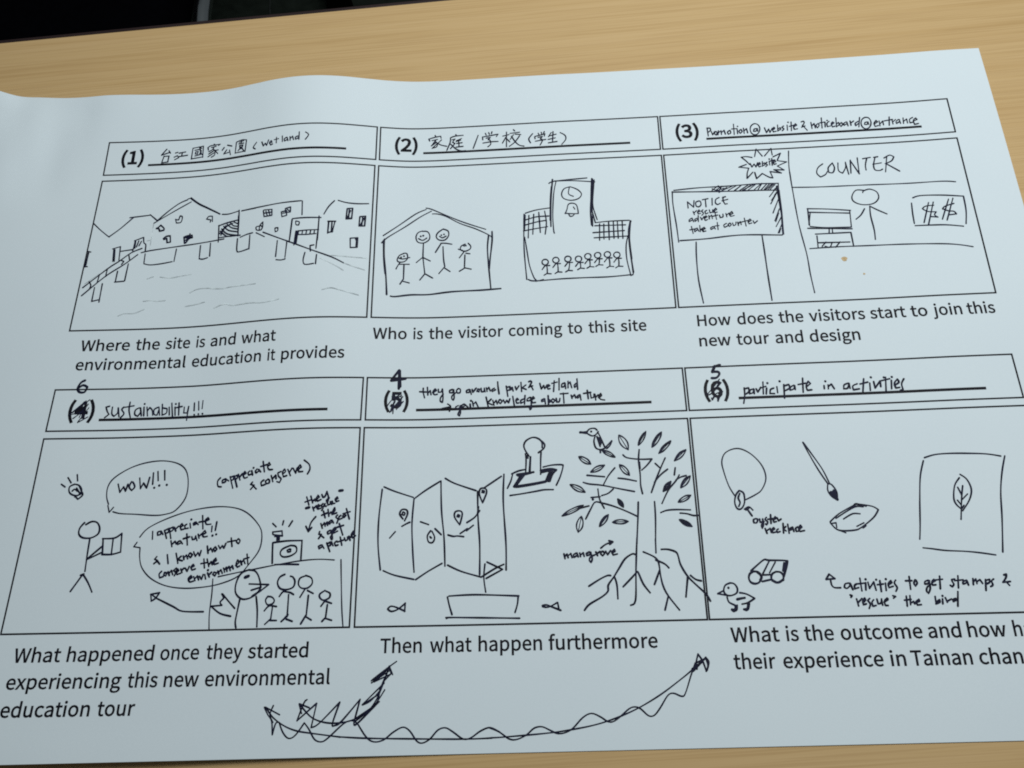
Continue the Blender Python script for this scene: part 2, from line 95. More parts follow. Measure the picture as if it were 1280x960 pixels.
WORDS=[(0, 'Where', 5.27, -101.56, 19.05), (0, 'the', 27.27, -101.56, 18.52), (0, 'site', 39.37, -101.56, 17.49), (0, 'is', 51.69, -101.56, 15.73), (0, 'and', 57.71, -101.56, 17.85), (0, 'what', 70.79, -101.56, 17.41), (0, 'environmental', 4.59, -109.84, 18.39), (0, 'education', 50.97, -109.84, 17.68), (0, 'it', 82.08, -109.84, 15.24), (0, 'provides', 87.5, -109.84, 17.76), (1, 'Who', 122.9, -101.67, 18.31), (1, 'is', 138.27, -101.67, 15.89), (1, 'the', 144.58, -101.67, 17.66), (1, 'visitor', 156.15, -101.67, 17.16), (1, 'coming', 175.7, -101.67, 17.22), (1, 'to', 198.86, -101.67, 17.03), (1, 'this', 206.88, -101.67, 16.98), (1, 'site', 219.21, -101.67, 17.35), (2, 'How', 248.23, -100.84, 17.86), (2, 'does', 263.71, -100.84, 17.68), (2, 'the', 279.58, -100.84, 17.65), (2, 'visitors', 291.14, -100.84, 17.73), (2, 'start', 313.83, -100.84, 17.41), (2, 'to', 328.85, -100.84, 18.66), (2, 'join', 337.34, -100.84, 17.41), (2, 'this', 349.5, -100.84, 17.3), (2, 'new', 248.22, -109.41, 18.06), (2, 'tour', 262.69, -109.41, 17.65), (2, 'and', 277.02, -109.41, 17.68), (2, 'design', 289.85, -109.41, 17.9), (3, 'What', 4.41, -220.11, 19.29), (3, 'happened', 22.54, -220.11, 18.69), (3, 'once', 55.18, -220.11, 17.36), (3, 'they', 71.29, -220.11, 17.37), (3, 'started', 85.71, -220.11, 18.09), (3, 'experiencing', 3.73, -228.84, 18.83), (3, 'this', 45.49, -228.84, 17.38), (3, 'new', 57.55, -228.84, 17.97), (3, 'environmental', 71.82, -228.84, 17.77), (3, 'education', 3.89, -237.71, 18.75), (3, 'tour', 36.89, -237.71, 18.16), (4, 'Then', 130.78, -219.24, 17.65), (4, 'what', 147.69, -219.24, 17.26), (4, 'happen', 163.74, -219.24, 17.88), (4, 'furthermore', 187.78, -219.24, 18.34), (5, 'What', 248.65, -218.06, 18.8), (5, 'is', 266.5, -218.06, 17.56), (5, 'the', 272.77, -218.06, 18.23), (5, 'outcome', 284.41, -218.06, 18.34), (5, 'and', 312.65, -218.06, 18.04), (5, 'how', 325.13, -218.06, 18.25), (5, 'have', 339.85, -218.06, 16.71), (5, 'their', 248.65, -226.59, 17.59), (5, 'experience', 264.55, -226.59, 18.24), (5, 'in', 298.94, -226.59, 18.61), (5, 'Tainan', 305.86, -226.59, 17.68), (5, 'changed', 327.32, -226.59, 18.08)]
NUMBERS=[(0, '(1)', 6.66, -11.64, 25.49), (1, '(2)', 127.52, -11.94, 24.97), (2, '(3)', 247.66, -11.76, 25.07), (3, '(4)', 4.92, -130.05, 25.9), (4, '(5)', 127.87, -130.33, 23.94), (5, '(6)', 247.91, -130.38, 24.09)]
MARKS=[
(0, 'handwritten_title', 'handwritten Chinese characters and wetland in brackets', 'pen', '56 536 -91 -39 -60|56 496 -154 67 25|56 557 -109 17 -28|56 521 -164 -12 -72|56 521 -168 44 2 -3 -61|56 513 -235 53 6|56 619 -138 21 6|56 614 -182 27 15|56 622 -209 33 19|56 653 -142 57 9|56 682 -140 -3 -34|56 647 -180 86 10|56 772 -99 0 -117|56 772 -99 94 14 8 -120|56 772 -212 102 11|56 793 -123 51 8|56 803 -141 22 2 -4 -26 -19 2 1 22|56 834 -97 20 -63 17 -19|56 801 -184 51 12|56 854 -134 -11 -29|56 842 -98 12 -10|56 963 -76 13 -14|56 910 -106 7 -27|56 914 -106 24 16 83 4 -14 -11|56 944 -110 41 7|56 967 -109 -15 -28 -29 -14|56 958 -129 21 -20 2 -44 -27 -22|56 968 -148 -41 -29|56 974 -170 -51 -36|56 979 -145 30 0|56 983 -150 27 -34|56 1064 -128 -16 -27|56 1092 -108 43 -17|56 1090 -158 -22 -39 44 10|56 1117 -163 14 -53|56 1174 -96 1 -112|56 1174 -92 52 15 43 -9 -2 -122|56 1175 -206 88 3|56 1205 -98 38 9|56 1223 -80 -1 -26|56 1199 -114 47 -1|56 1209 -133 31 -2 -2 -17 -27 1 -2 18|56 1223 -153 -23 -34|56 1227 -154 27 -43|56 1210 -172 26 4|56 1368 -133 -26 -46 21 -22|56 1808 -91 28 -29 -25 -47|56 1419 -140 17 -45 16 25 15 -24 13 53|56 1492 -168 22 6 -8 19 -15 -18 13 -27 17 8|56 1552 -117 2 -58|56 1533 -138 39 4|56 1604 -111 5 -59|56 1644 -131 -20 -14 5 -22 20 11|56 1649 -132 10 -35|56 1674 -128 4 -37|56 1676 -149 21 23 11 -37|56 1744 -128 -22 -12 5 -21 24 16|56 1753 -87 2 -76'),
(0, 'hill_drawing', 'jagged hill line drawn behind the stilt houses', 'pen', '55 11 -836 62 -61 82 -70|55 162 -970 11 8 78 72 94 104|55 313 -788 51 5 128 12|55 485 -767 37 -32 34 -31'),
(0, 'stilt_house_drawing', 'row of houses on stilts drawn along a waterfront', 'pen', '55 530 -854 60 41 108 71 132 80|55 556 -830 88 92 83 69 69 32|55 799 -629 28 5|55 824 -622 78 -67 88 -56 116 -71|55 824 -619 78 -65 87 -55 117 -74|55 828 -632 90 -72 100 -54 80 -51|55 1127 -820 61 -5 85 17|55 1277 -801 9 -125 6 -123|55 1301 -812 126 10|55 715 -826 12 -38 39 5 6 51 -21 13 -8 -40 -20 4|55 990 -851 17 25 33 -1 6 -52|55 996 -851 35 -12 -4 -21|60 1110 -925 12 -162|60 1108 -930 73 20 91 14|60 1276 -857 16 -193|60 1118 -1047 78 3 116 -2|60 1125 -1009 27 37 56 45|60 1139 -1024 23 70 70 30|60 1139 -964 54 -54 94 -25|60 1154 -940 48 -46 82 -24|60 1183 -924 41 -38 57 -21|60 1213 -914 27 -31 38 -12|60 1128 -983 55 -53 50 -10|60 1172 -935 -19 -51|60 1243 -912 33 -18|55 1314 -1066 53 19 53 9|55 1451 -1042 76 -46|55 1511 -1044 124 -62 120 -56 177 -80 170 -70 96 -52|55 1291 -1076 5 -111 26 -16 71 17|55 1398 -1058 4 -130|55 1643 -1139 -3 -146|55 1646 -1314 41 -7 36 7|55 1725 -1147 -5 -152|55 1883 -1265 -10 -69 17 -41 70 6|55 1979 -1288 -3 -85|55 1751 -949 -7 -212|55 1976 -927 -1 -130 -5 -173|55 1927 -1254 -7 51 31 5|55 1794 -1062 -4 -64 -4 -64|55 1812 -1070 -9 -115|55 1804 -1066 -8 -105|55 2240 -1134 60 7 0 -91 -55 -4 -5 88|55 2290 -1137 -1 -77|55 2279 -1130 22 -52|55 2207 -923 -2 -26 31 8 4 20|55 463 -1138 85 18 211 23 161 13 250 21|55 499 -1151 2 -84|55 502 -1245 55 -14 94 7 89 14|55 762 -1119 -6 -118|55 969 -1103 3 -122|55 972 -1229 32 -7 40 10|55 1055 -1091 6 -123|70 559 -906 20 12 14 17 32 -32 2 -19 -36 -8 -9 23 -22 4|70 634 -1011 24 20 32 4 10 -61 -28 -5 -9 43 -23 -10|70 812 -1008 31 10 38 2 6 -24 -29 -10 -23 -34 -10 -5 -13 61|70 824 -1015 48 2|70 832 -1040 25 22|70 861 -982 4 -15|55 214 -1091 60 19|55 277 -1072 8 -130|55 224 -1092 10 -120|55 234 -1098 12 -115|55 388 -1019 71 29|55 394 -1020 -4 -78 -3 -18|55 400 -1026 2 -67|55 462 -990 10 -52 19 -19 4 -60|55 426 -1021 -12 -60|55 449 -1028 -15 -42|55 282 -1118 104 14|55 5 -1108 28 -7|55 5 -1253 24 -3|55 17 -1115 -5 -90 -3 -54|55 14 -1121 0 -120|55 1302 -809 160 12 175 14 182 7|55 1828 -780 6 -130|55 1496 -838 11 -58 69 3 -5 58 -70 3|55 1520 -847 16 -47|55 1542 -837 17 -54|55 1504 -864 70 3|55 1655 -870 45 8 4 -45 -39 -9 -10 46|55 1688 -842 44 13 1 -49 -37 4 -8 32|55 1668 -884 28 3|55 1705 -850 18 -14|55 1445 -990 8 -26 36 -5 14 30 -1 44 -23 -28 -3 -38|55 1479 -975 24 -16|55 1450 -984 29 2|55 1612 -1019 6 -34 20 8 0 28 -23 0|55 1746 -1142 11 199 95 4 141 -3|55 1978 -933 -2 -220|55 1785 -970 5 -31 22 -6 4 29 -29 11|55 1794 -1064 88 7 99 1|55 1808 -1096 77 -2 76 5|55 1816 -1059 0 -35|55 1850 -1061 -4 -31|55 1883 -1060 -4 -34|55 1916 -1062 -4 -30|55 1948 -1059 -3 -31|55 2015 -908 34 71 45 58|55 2124 -775 69 -19 86 -6 92 6|66 2052 -978 62 1|66 2058 -984 -2 -105|66 2085 -990 0 -89|66 2058 -1085 37 13|66 2108 -984 -16 -95|66 2201 -852 43 6 -2 -101 -46 -4 5 99|66 2218 -858 -1 -84|66 2229 -870 -14 -39|66 2307 -925 45 7 -3 -95 -45 -2 3 90|66 2329 -930 -2 -77|66 2342 -936 -26 -65'),
(0, 'boardwalk_drawing', 'railed boardwalk on posts drawn rising from the left', 'pen', '55 25 -1455 178 174 84 67 93 80 84 38|55 29 -1530 166 176 139 108 102 91|55 67 -1397 22 -36 -5 -29|55 144 -1334 -7 -77|55 203 -1281 -4 -37 1 -36|55 301 -1203 28 -13 -16 -29|55 362 -1157 12 -43|55 124 -1457 -1 -128 62 16|55 183 -1422 1 -171|55 291 -1307 -3 -97|55 282 -1410 77 6|55 370 -1241 -6 -160'),
(0, 'water_ripple_drawing', 'faint thin wavy ripple lines', 'faint', '38 529 -861 1 -98 -1 -140|38 496 -1025 26 5|38 550 -1390 50 18|38 658 -1378 87 -13 83 11 95 11|38 928 -1541 55 26 75 5 163 -20|38 359 -1726 48 21 81 1 82 35|38 549 -1598 56 7 58 -10 68 4|38 906 -1662 83 11 78 16|38 1153 -1694 83 25|38 35 -1420 103 92|38 1081 -1511 97 -16 140 9 171 3|38 1155 -1695 85 26 73 -20 139 7 117 -8 130 19|38 2042 -1608 67 16 66 -16 158 -47|38 2198 -1364 73 -30 99 -32|38 2046 -1295 111 -6 224 -17|38 2009 -1320 97 -51 96 -62'),
(1, 'handwritten_title', 'handwritten Chinese characters with a slash and brackets', 'pen', '55 2903 -75 7 -13|55 2850 -112 8 -22|55 2852 -112 47 15 53 11 4 -22|55 2879 -130 46 11|55 2911 -127 -31 -51|55 2904 -140 21 -23 -6 -34 -28 -11|55 2915 -153 -42 -33|55 2918 -171 -37 -41|55 2960 -126 -24 -28|55 2925 -158 32 -23 50 -16|55 3083 -77 7 -13|55 3038 -109 38 15 71 5|55 3038 -110 -3 -50 -27 -80|55 3052 -131 25 7 -21 -33 21 -14 -38 -54|55 3042 -178 43 -50 42 -23 42 -1|55 3133 -123 -42 -19|55 3087 -151 39 11|55 3108 -135 5 -64|55 3091 -172 49 5|55 3088 -211 60 5|55 3278 -98 -21 -68 -21 -67|55 3341 -81 7 -18|55 3369 -74 7 -20|55 3398 -67 -4 -22|55 3316 -118 2 -30|55 3316 -118 64 9 70 12 -14 -25|55 3348 -133 35 6 -18 -24|55 3365 -147 18 -14 3 -39 -24 -24|55 3320 -183 66 9 64 0|55 3492 -121 53 13|55 3524 -81 -2 -154|55 3524 -124 -36 -70|55 3527 -154 24 -32|55 3584 -59 11 -14|55 3556 -96 81 7|55 3584 -111 -29 -49|55 3598 -107 49 -8|55 3636 -127 -40 -62 -49 -43|55 3566 -127 30 -57 35 -41 41 -13|55 3749 -113 -34 -51 14 -44|55 3797 -112 7 -18|55 3823 -103 5 -18|55 3850 -98 -6 -17|55 3766 -146 3 -22|55 3770 -143 85 20 -6 -22|55 3795 -155 36 7 -18 -23|55 3813 -171 19 -16 -21 -49|55 3771 -194 89 13|55 3909 -112 -25 -42|55 3890 -147 60 15|55 3880 -183 62 13|55 3925 -102 -8 -112|55 3882 -219 74 10|55 3985 -117 41 -32 4 -44 -35 -48'),
(1, 'house_drawing', 'outline of a gabled house drawn round the family', 'pen', '50 2502 -1099 126 107 130 111 86 45|50 2494 -1167 44 52 138 107 122 98 90 56|50 2844 -822 49 -15 118 -62 146 -75 184 -78|50 2898 -881 44 -3 69 -26 117 -74 126 -57 106 -62 33 -30|70 2513 -1138 5 -165 21 -173 13 -169|70 2509 -1160 6 -144 19 -151|70 3365 -1109 -10 -121 8 -154 18 -225|70 3393 -1077 0 -89 -15 -153 -10 -108|70 2494 -1167 22 35|70 2583 -1658 37 -3 123 17 139 2 186 20 234 4 158 7'),
(1, 'family_drawing', 'four stick figures drawn inside the house', 'pen', '55 2680 -1260 -41 -23 -16 -39 13 -21 42 3 27 31 -6 44 -24 5|55 2630 -1305 38 -10 55 15|77 2653 -1299 1 -1|77 2676 -1288 1 -1|55 2646 -1349 -18 -33 -11 -27|55 2637 -1365 32 1 52 0|55 2679 -1366 0 -138|55 2679 -1499 -26 -49|55 2675 -1521 51 -15|55 2820 -1047 -37 -17 -15 -45 17 -45 48 -8 42 30 4 45 -20 34 -38 3|55 2789 -1120 34 -17 33 22|77 2806 -1098 1 -1|77 2826 -1092 2 -1|55 2830 -1163 -1 -124 4 -43 15 -120|55 2827 -1298 -50 -49|55 2827 -1298 62 -35|55 2850 -1450 -41 -59|55 2850 -1452 62 -40|55 2989 -1032 -43 -35 -12 -38 23 -31 48 -2 30 40 -5 45 -41 21|55 2961 -1101 24 -15 29 15|77 2975 -1090 1 -1|77 2997 -1083 1 -1|55 2930 -1253 46 85|55 2972 -1168 43 -2 48 -11|55 2991 -1202 7 -121 11 -66|55 3009 -1389 -47 -63|55 3004 -1400 48 -37|55 3197 -1178 21 -29 -7 -27 -38 -18 -38 16 5 33 33 18|55 3116 -1230 33 -12|77 3163 -1201 2 -1|77 3178 -1199 1 -1|55 3164 -1256 -38 -56|55 3178 -1271 34 -7|55 3171 -1287 -3 -120|55 3174 -1407 -47 -30|55 3170 -1407 52 -15'),
(1, 'school_drawing', 'school building with clock tower and hatched wings', 'pen', '75 3904 -595 -15 -166 -9 -118 -3 -175|75 3895 -665 -15 -155 -5 -176|75 4232 -607 -13 -173 -12 -142 3 -140|75 4238 -613 -17 -227 -5 -94|50 3934 -613 -24 -125 -14 -201 2 -151 6 -32|50 3873 -633 56 20 263 15|50 3919 -612 151 -6 186 -23|50 4252 -620 -9 -78 -14 -166 15 -95 13 -53|50 4213 -887 27 -153|50 4224 -876 -7 -198|50 4243 -626 -10 -131|50 3670 -915 90 26 110 13|50 3681 -1540 53 -16 202 8 192 1 192 -2 177 10|50 3743 -1560 59 14|50 4048 -677 -51 -18 -22 -53 18 -43 59 -21 61 14 27 40 -19 37 -34 26 -39 18|50 4043 -680 -10 -66 39 -28|50 3998 -939 16 40 12 47 30 12 35 -16 12 -48 2 -41|50 3996 -935 51 -7 58 -3|50 4027 -944 9 -21 20 -1 16 17|50 4068 -878 11 -22|55 3667 -931 -11 -145|55 3699 -938 -10 -215|55 3739 -929 -12 -191|55 3781 -914 8 -193|55 3830 -905 11 -112 -13 -109|55 3663 -983 95 27 105 2|55 3667 -1030 90 24 85 12|55 3651 -1085 105 17 94 13|55 3659 -924 -6 -244 3 -159 13 -212|55 3660 -1145 17 -138 17 -130 31 -107 19 -29|55 4240 -1040 109 8 167 0|55 4274 -1054 -8 -154|55 4308 -1056 -6 -143|55 4348 -1040 -4 -167|55 4386 -1042 -3 -155|55 4419 -1041 -2 -158|55 4458 -1041 -4 -160|55 4234 -1069 250 -5|55 4216 -1134 254 6|55 4223 -1183 273 2|55 4503 -1158 -26 -101 -4 -135 23 -154|55 4517 -1518 -6 -22 -19 -1|75 4527 -1039 -22 -85 -1 -91 4 -158 9 -145|75 4523 -1044 -17 -171 5 -181|75 3667 -936 -9 -140'),
(1, 'schoolchildren_drawing', 'row of eight small stick children drawn in the school', 'pen', '55 3815 -1362 -15 -9 -5 -17 6 -17 15 -9 17 4 11 13 0 18 -12 14 -17 3|55 3823 -1416 -13 -16 -15 -22|55 3820 -1421 36 0|55 3832 -1424 3 -30 -1 -38|55 3835 -1491 -26 -16|55 3831 -1493 34 -5|55 3902 -1348 -15 -9 -6 -17 7 -17 15 -9 17 4 11 13 -1 18 -11 14 -17 3|55 3909 -1402 -12 -16 -16 -22|55 3907 -1407 35 -1|55 3919 -1410 3 -32 -1 -40|55 3922 -1480 -25 -17|55 3918 -1483 34 -4|55 3998 -1343 -14 -9 -6 -17 6 -17 15 -9 17 4 11 13 0 19 -11 13 -18 3|55 4006 -1396 -13 -17 -16 -22|55 4003 -1402 36 0|55 4015 -1405 -2 -30 -8 -37|55 4006 -1471 -25 -16|55 4002 -1474 34 -4|55 4084 -1347 -15 -9 -6 -17 6 -17 15 -9 17 3 11 14 0 18 -11 14 -17 3|55 4091 -1401 -13 -17 -16 -22|55 4088 -1406 36 -1|55 4100 -1410 3 -19 -1 -28|55 4103 -1456 -26 -16|55 4099 -1458 33 -5|55 4160 -1327 -15 -9 -6 -17 6 -17 15 -9 17 3 11 14 0 18 -11 14 -17 3|55 4167 -1381 -13 -17 -16 -21|55 4164 -1386 35 -1|55 4176 -1390 3 -24 -2 -33|55 4178 -1446 -26 -16|55 4174 -1448 34 -5|55 4239 -1321 -15 -9 -6 -17 6 -17 15 -9 16 3 12 14 0 18 -11 14 -17 3|55 4245 -1375 -13 -16 -16 -22|55 4242 -1380 36 -1|55 4254 -1384 0 -21 -5 -29|55 4250 -1432 -26 -17|55 4246 -1435 34 -4|55 4317 -1318 -15 -9 -6 -17 6 -17 15 -9 17 3 11 14 0 18 -11 14 -17 3|55 4323 -1372 -13 -17 -16 -22|55 4320 -1377 36 -1|55 4332 -1381 4 -31 -1 -40|55 4336 -1451 -26 -16|55 4332 -1453 33 -5|55 4392 -1326 -15 -9 -6 -17 6 -17 15 -9 17 4 11 14 0 18 -11 13 -17 3|55 4398 -1379 -13 -17 -16 -22|55 4395 -1385 36 0|55 4407 -1388 2 -29 -3 -37|55 4407 -1453 -26 -17|55 4403 -1456 34 -4'),
(2, 'handwritten_title', 'handwritten words promotion at website and noticeboard at entrance', 'pen', '55 5232 -151 2 -83|55 5230 -151 27 -2 2 -23 -25 -21|55 5264 -190 8 -35 18 33|55 5297 -193 -9 -22 13 -15 10 27 -10 13|55 5324 -186 -9 -42|55 5321 -208 24 21 0 -39|55 5347 -206 24 22 7 -42|55 5419 -188 -21 -17 5 -23 20 12 -1 26|55 5456 -126 -5 -108|55 5435 -175 47 1|55 5481 -183 -1 -46|77 5487 -151 1 -1|55 5510 -185 -16 -17 8 -23 17 17 -6 23|55 5534 -173 1 -55|55 5538 -200 21 21 5 -46|55 5627 -132 -26 -21 -12 -37 6 -38 22 -19 28 7 20 31 4 40 -16 30 -26 7|55 5646 -184 -22 -4 -9 -24 20 1 14 26 1 -29|55 5709 -179 11 -54 23 38 6 -37 24 44|55 5774 -207 20 13 -5 14 -15 -22 4 -26 24 6|55 5821 -159 -5 -64|55 5817 -218 23 12 -1 18 -20 -12|55 5870 -172 -16 -12 15 -20 -16 -17|55 5900 -165 -4 -54|77 5911 -136 1 -1|55 5937 -135 -9 -91|55 5916 -180 42 11|55 5952 -187 27 17 -9 14 -19 -26 3 -32 27 5|55 6020 -141 19 8 5 -19 -28 -44 30 12|55 6026 -174 32 -57|55 6099 -152 1 -62|55 6102 -188 22 24 5 -47|55 6157 -166 -20 -20 9 -26 16 25 -4 21|55 6191 -111 -8 -104|55 6170 -162 42 7|55 6215 -155 -5 -52|77 6235 -141 1 0|55 6250 -152 -21 -19 0 -35 26 7|55 6266 -185 22 14 -10 12 -14 -20 6 -32 21 7|55 6311 -120 -9 -93|55 6303 -208 23 14 0 26 -19 -14|55 6350 -170 -19 -19 9 -22 15 20 -5 21|55 6388 -167 -21 -15 0 -20 22 14|55 6394 -168 4 -42|55 6422 -159 1 -47|55 6425 -181 26 19|55 6486 -169 -26 -19 1 -24 26 22|55 6505 -129 -21 -97|55 6549 -131 -27 -20 -14 -39 5 -38 21 -20 29 7 22 32 5 40 -14 32 -27 6|55 6563 -180 -21 -4 -8 -20 21 -1 12 25 2 -26|55 6614 -205 30 19 -10 16 -21 -29 4 -32 29 8|55 6658 -177 -1 -52|55 6661 -208 25 29 1 -42|55 6746 -142 -14 -87|55 6698 -180 71 10|55 6764 -175 1 -42|55 6767 -196 26 24|55 6817 -174 -23 -19 0 -21 23 14|55 6823 -175 3 -42|55 6856 -162 -6 -57|55 6854 -198 28 23 1 -42|55 6933 -164 -28 -18 -2 -36 29 7|55 6934 -201 31 13 -9 16 -23 -23 3 -42 33 7'),
(2, 'starburst_drawing', 'spiky starburst with the word website inside', 'pen', '55 5570 -478 -48 12 -40 -4 35 -40 24 -37|55 5515 -545 -35 -13 -29 -11 80 -15 -18 -45 -8 -56 54 59|55 5574 -629 8 -63 52 49 51 -40 29 -8 -15 63|55 5699 -628 89 -20 -56 37 83 -8 -50 43 81 36 -72 17|55 5772 -519 35 70 -66 -34|55 5738 -463 -3 67 -61 -73|55 5655 -470 -42 75 -21 -75|55 5547 -537 11 -38 21 30 12 -30 17 41|55 5608 -560 22 12 -5 16 -16 -19 8 -26 16 7|55 5649 -524 -4 -47|55 5645 -566 22 9 -2 19 -18 -11|55 5686 -533 -14 -12 15 -16 -16 -15|55 5705 -524 0 -38|77 5708 -503 1 -1|55 5729 -498 -4 -69|55 5712 -524 35 10|55 5738 -542 20 11 -6 17 -14 -20 3 -25 19 6'),
(2, 'noticeboard_drawing', 'notice board on two legs with a hatched edge', 'pen', '55 4886 -774 -5 -127 11 -206 4 -154|55 4883 -779 216 -11 298 -13 160 -3 182 -8|55 4899 -763 204 12 231 1 230 7 184 -4|55 5750 -747 -6 -70 -6 -178 -15 -241|55 5748 -817 -6 -192 -13 -225|55 5733 -774 1 -166 4 -136|55 4908 -1248 204 5 282 19 322 -18|55 5034 -1269 -11 -138 -3 -206 18 -208|55 5558 -1240 1 -145 0 -218 3 -220|46 5209 -784 56 43|46 5238 -785 55 38 -34 -54|46 5264 -808 68 44|46 5295 -789 96 42|46 5340 -792 74 44|46 5386 -798 63 48 -51 -43|46 5432 -798 74 48|46 5466 -800 57 45|46 5500 -799 64 49|46 5546 -802 71 63|46 5580 -800 36 54|46 5603 -805 53 56|46 5637 -808 65 61|46 5671 -810 52 53|46 5705 -812 42 44|46 5211 -767 38 -19 59 17|46 5455 -797 98 50|46 5625 -807 54 58|46 5654 -809 59 58|46 5663 -874 68 86|46 5665 -943 59 100|46 5671 -1032 58 126|46 5683 -1114 33 80|46 5676 -1106 51 112|46 5680 -1160 54 91|46 5688 -1221 43 91|46 5697 -1221 16 39|46 5704 -863 35 47|46 5675 -909 28 39|55 5000 -883 0 -60|55 5000 -883 45 -54|55 5045 -937 9 63|55 5089 -881 -22 -11 0 -34 20 -10 20 20 -3 30 -13 7|55 5122 -870 47 8|55 5146 -867 -1 -73|55 5201 -862 -5 -64|55 5258 -857 -27 -16 -7 -33 16 -18 22 11|55 5311 -852 -25 -7|55 5290 -855 -1 -38 11 -31 18 3|55 5279 -891 47 12|50 5037 -979 8 -30|50 5043 -992 23 21|50 5071 -990 23 11 -10 14 -12 -21 5 -19 18 5|50 5117 -967 -13 -12 14 -22 -14 -18|50 5147 -974 -15 -11 4 -24 19 10|50 5168 -971 4 -29 19 7 5 21|50 5196 -972 1 -26|50 5206 -983 22 13 -9 13 -14 -20 6 -23 18 4|50 5021 -1041 -23 -16 -1 -16 22 11|50 5023 -1041 9 -35|50 5063 -1044 -19 -11 2 -19 23 21|50 5074 -1019 -4 -59|50 5091 -1037 8 -26 21 32|50 5122 -1052 22 16 -9 10 -14 -22 6 -23 18 9|50 5159 -1025 1 -33|50 5161 -1042 20 20 3 -34|50 5211 -1003 6 -63|50 5186 -1035 44 10|50 5244 -1026 4 -25 22 7 2 25|50 5297 -1014 4 -32|50 5301 -1029 20 17|50 5324 -1031 29 15 -8 18 -21 -24 9 -22 28 7|50 5010 -1120 8 -67|50 4994 -1152 49 9|50 5050 -1139 -19 -16 2 -16 19 15|50 5056 -1139 9 -30|50 5077 -1116 -1 -58|50 5103 -1138 -25 -15 25 -14|50 5094 -1158 25 11 -9 13 -16 -20 5 -21 21 5|50 5184 -1131 -22 -11 1 -16 22 11|50 5189 -1131 9 -25|50 5219 -1095 0 -67|50 5198 -1127 32 2|50 5291 -1108 -23 -15 5 -21 25 11|50 5319 -1106 -16 -15 9 -17 15 15 -7 17|50 5340 -1107 4 -25 18 7 6 25|50 5382 -1101 2 -33|50 5384 -1118 19 20 4 -29|50 5438 -1067 6 -75|50 5410 -1103 57 14|50 5465 -1106 26 15 -9 13 -17 -20 5 -25 22 7|50 5505 -1096 7 -25 27 23'),
(2, 'wall_drawing', 'dividing wall line and shelf lines round the counter', 'pen', '50 5876 -431 -19 -175 -1 -233|50 5857 -641 -1 -190 5 -320 22 -277 2 -175 9 -171|50 5854 -794 217 -9 348 -4 345 -8 274 -1 106 -14|50 5915 -1379 207 5 269 -4 267 -5 264 -14 129 -17 100 -25'),
(2, 'counter_lettering', 'handwritten capitals spelling counter', 'pen', '55 6134 -578 -44 -36 -17 -53 25 -40 42 22 22 32|55 6213 -574 -41 -45 -1 -48 32 -2 19 46 -10 45|55 6257 -577 -7 -75 29 -29 31 53 8 54|55 6317 -581 9 -114|55 6345 -685 15 129|55 6359 -560 52 -137|55 6410 -690 9 153|55 6461 -549 63 9|55 6495 -545 -22 -67 -3 -50|55 6551 -542 34 5|55 6562 -542 -24 -74 3 -49 37 -9 24 12|55 6534 -609 68 9|55 6656 -542 -35 -149|55 6632 -554 49 26 31 -19 -25 -39 -54 -24|55 6638 -610 95 -82'),
(2, 'clerk_drawing', 'stick figure standing behind the counter', 'pen', '55 6418 -858 -62 4 -40 -57 8 -51 64 -33 84 6 49 47 -3 60 -50 32 -51 -13 -10 -17|55 6395 -1034 -37 -56 -44 -38|55 6440 -1012 49 -37 71 -46|55 6440 -1012 -9 -91 5 -132 -6 -89'),
(2, 'computer_drawing', 'computer monitor on a hatched box', 'pen', '55 5946 -1006 162 -13 176 -24|55 5946 -1040 327 -28|55 5950 -1006 -8 -158|55 5966 -1041 -27 -114|55 6277 -1043 -12 -157|55 5947 -1176 121 -16 197 -8|55 5924 -1191 345 -25|55 6091 -1205 -7 -41|55 6114 -1202 -2 -45|55 5977 -1248 274 0|55 5986 -1265 -7 -112|55 6253 -1248 1 -129|55 5986 -1329 244 -7|55 6048 -1325 -36 -38|55 6095 -1331 -25 -44 -35 11|55 6156 -1331 -41 -46'),
(2, 'price_sign_drawing', 'framed sign with two dollar signs', 'pen', '55 6786 -957 64 17 162 -8 164 -23|55 7176 -971 -8 -135 -25 -121|55 6767 -1006 -10 -103 -4 -90|55 6756 -1219 134 -3 106 -6 122 -21|55 6933 -1039 -62 -3 -31 -23 35 -28 65 -9 -18 -27 22 -23 -52 9|55 6898 -1011 -70 -185|55 6935 -1009 -79 -214|55 7089 -1034 -71 -20 -25 -23 42 -23 39 -7 15 -26 -55 -4|55 7057 -990 -84 -184|55 7092 -984 -85 -201'),
(3, 'corrected_number', 'six written over the scribbled out printed four', 'pen', '95 193 -2285 -30 -20 -17 -48 20 -31 39 0 15 42 -36 16 -35 -27|36 121 -2572 47 49 63 66|36 141 -2559 118 111|36 153 -2604 68 62 32 58|36 158 -2604 28 27 29 22|36 196 -2635 22 39 44 80|36 197 -2638 70 46|36 119 -2577 71 22 41 4|36 202 -2595 21 89'),
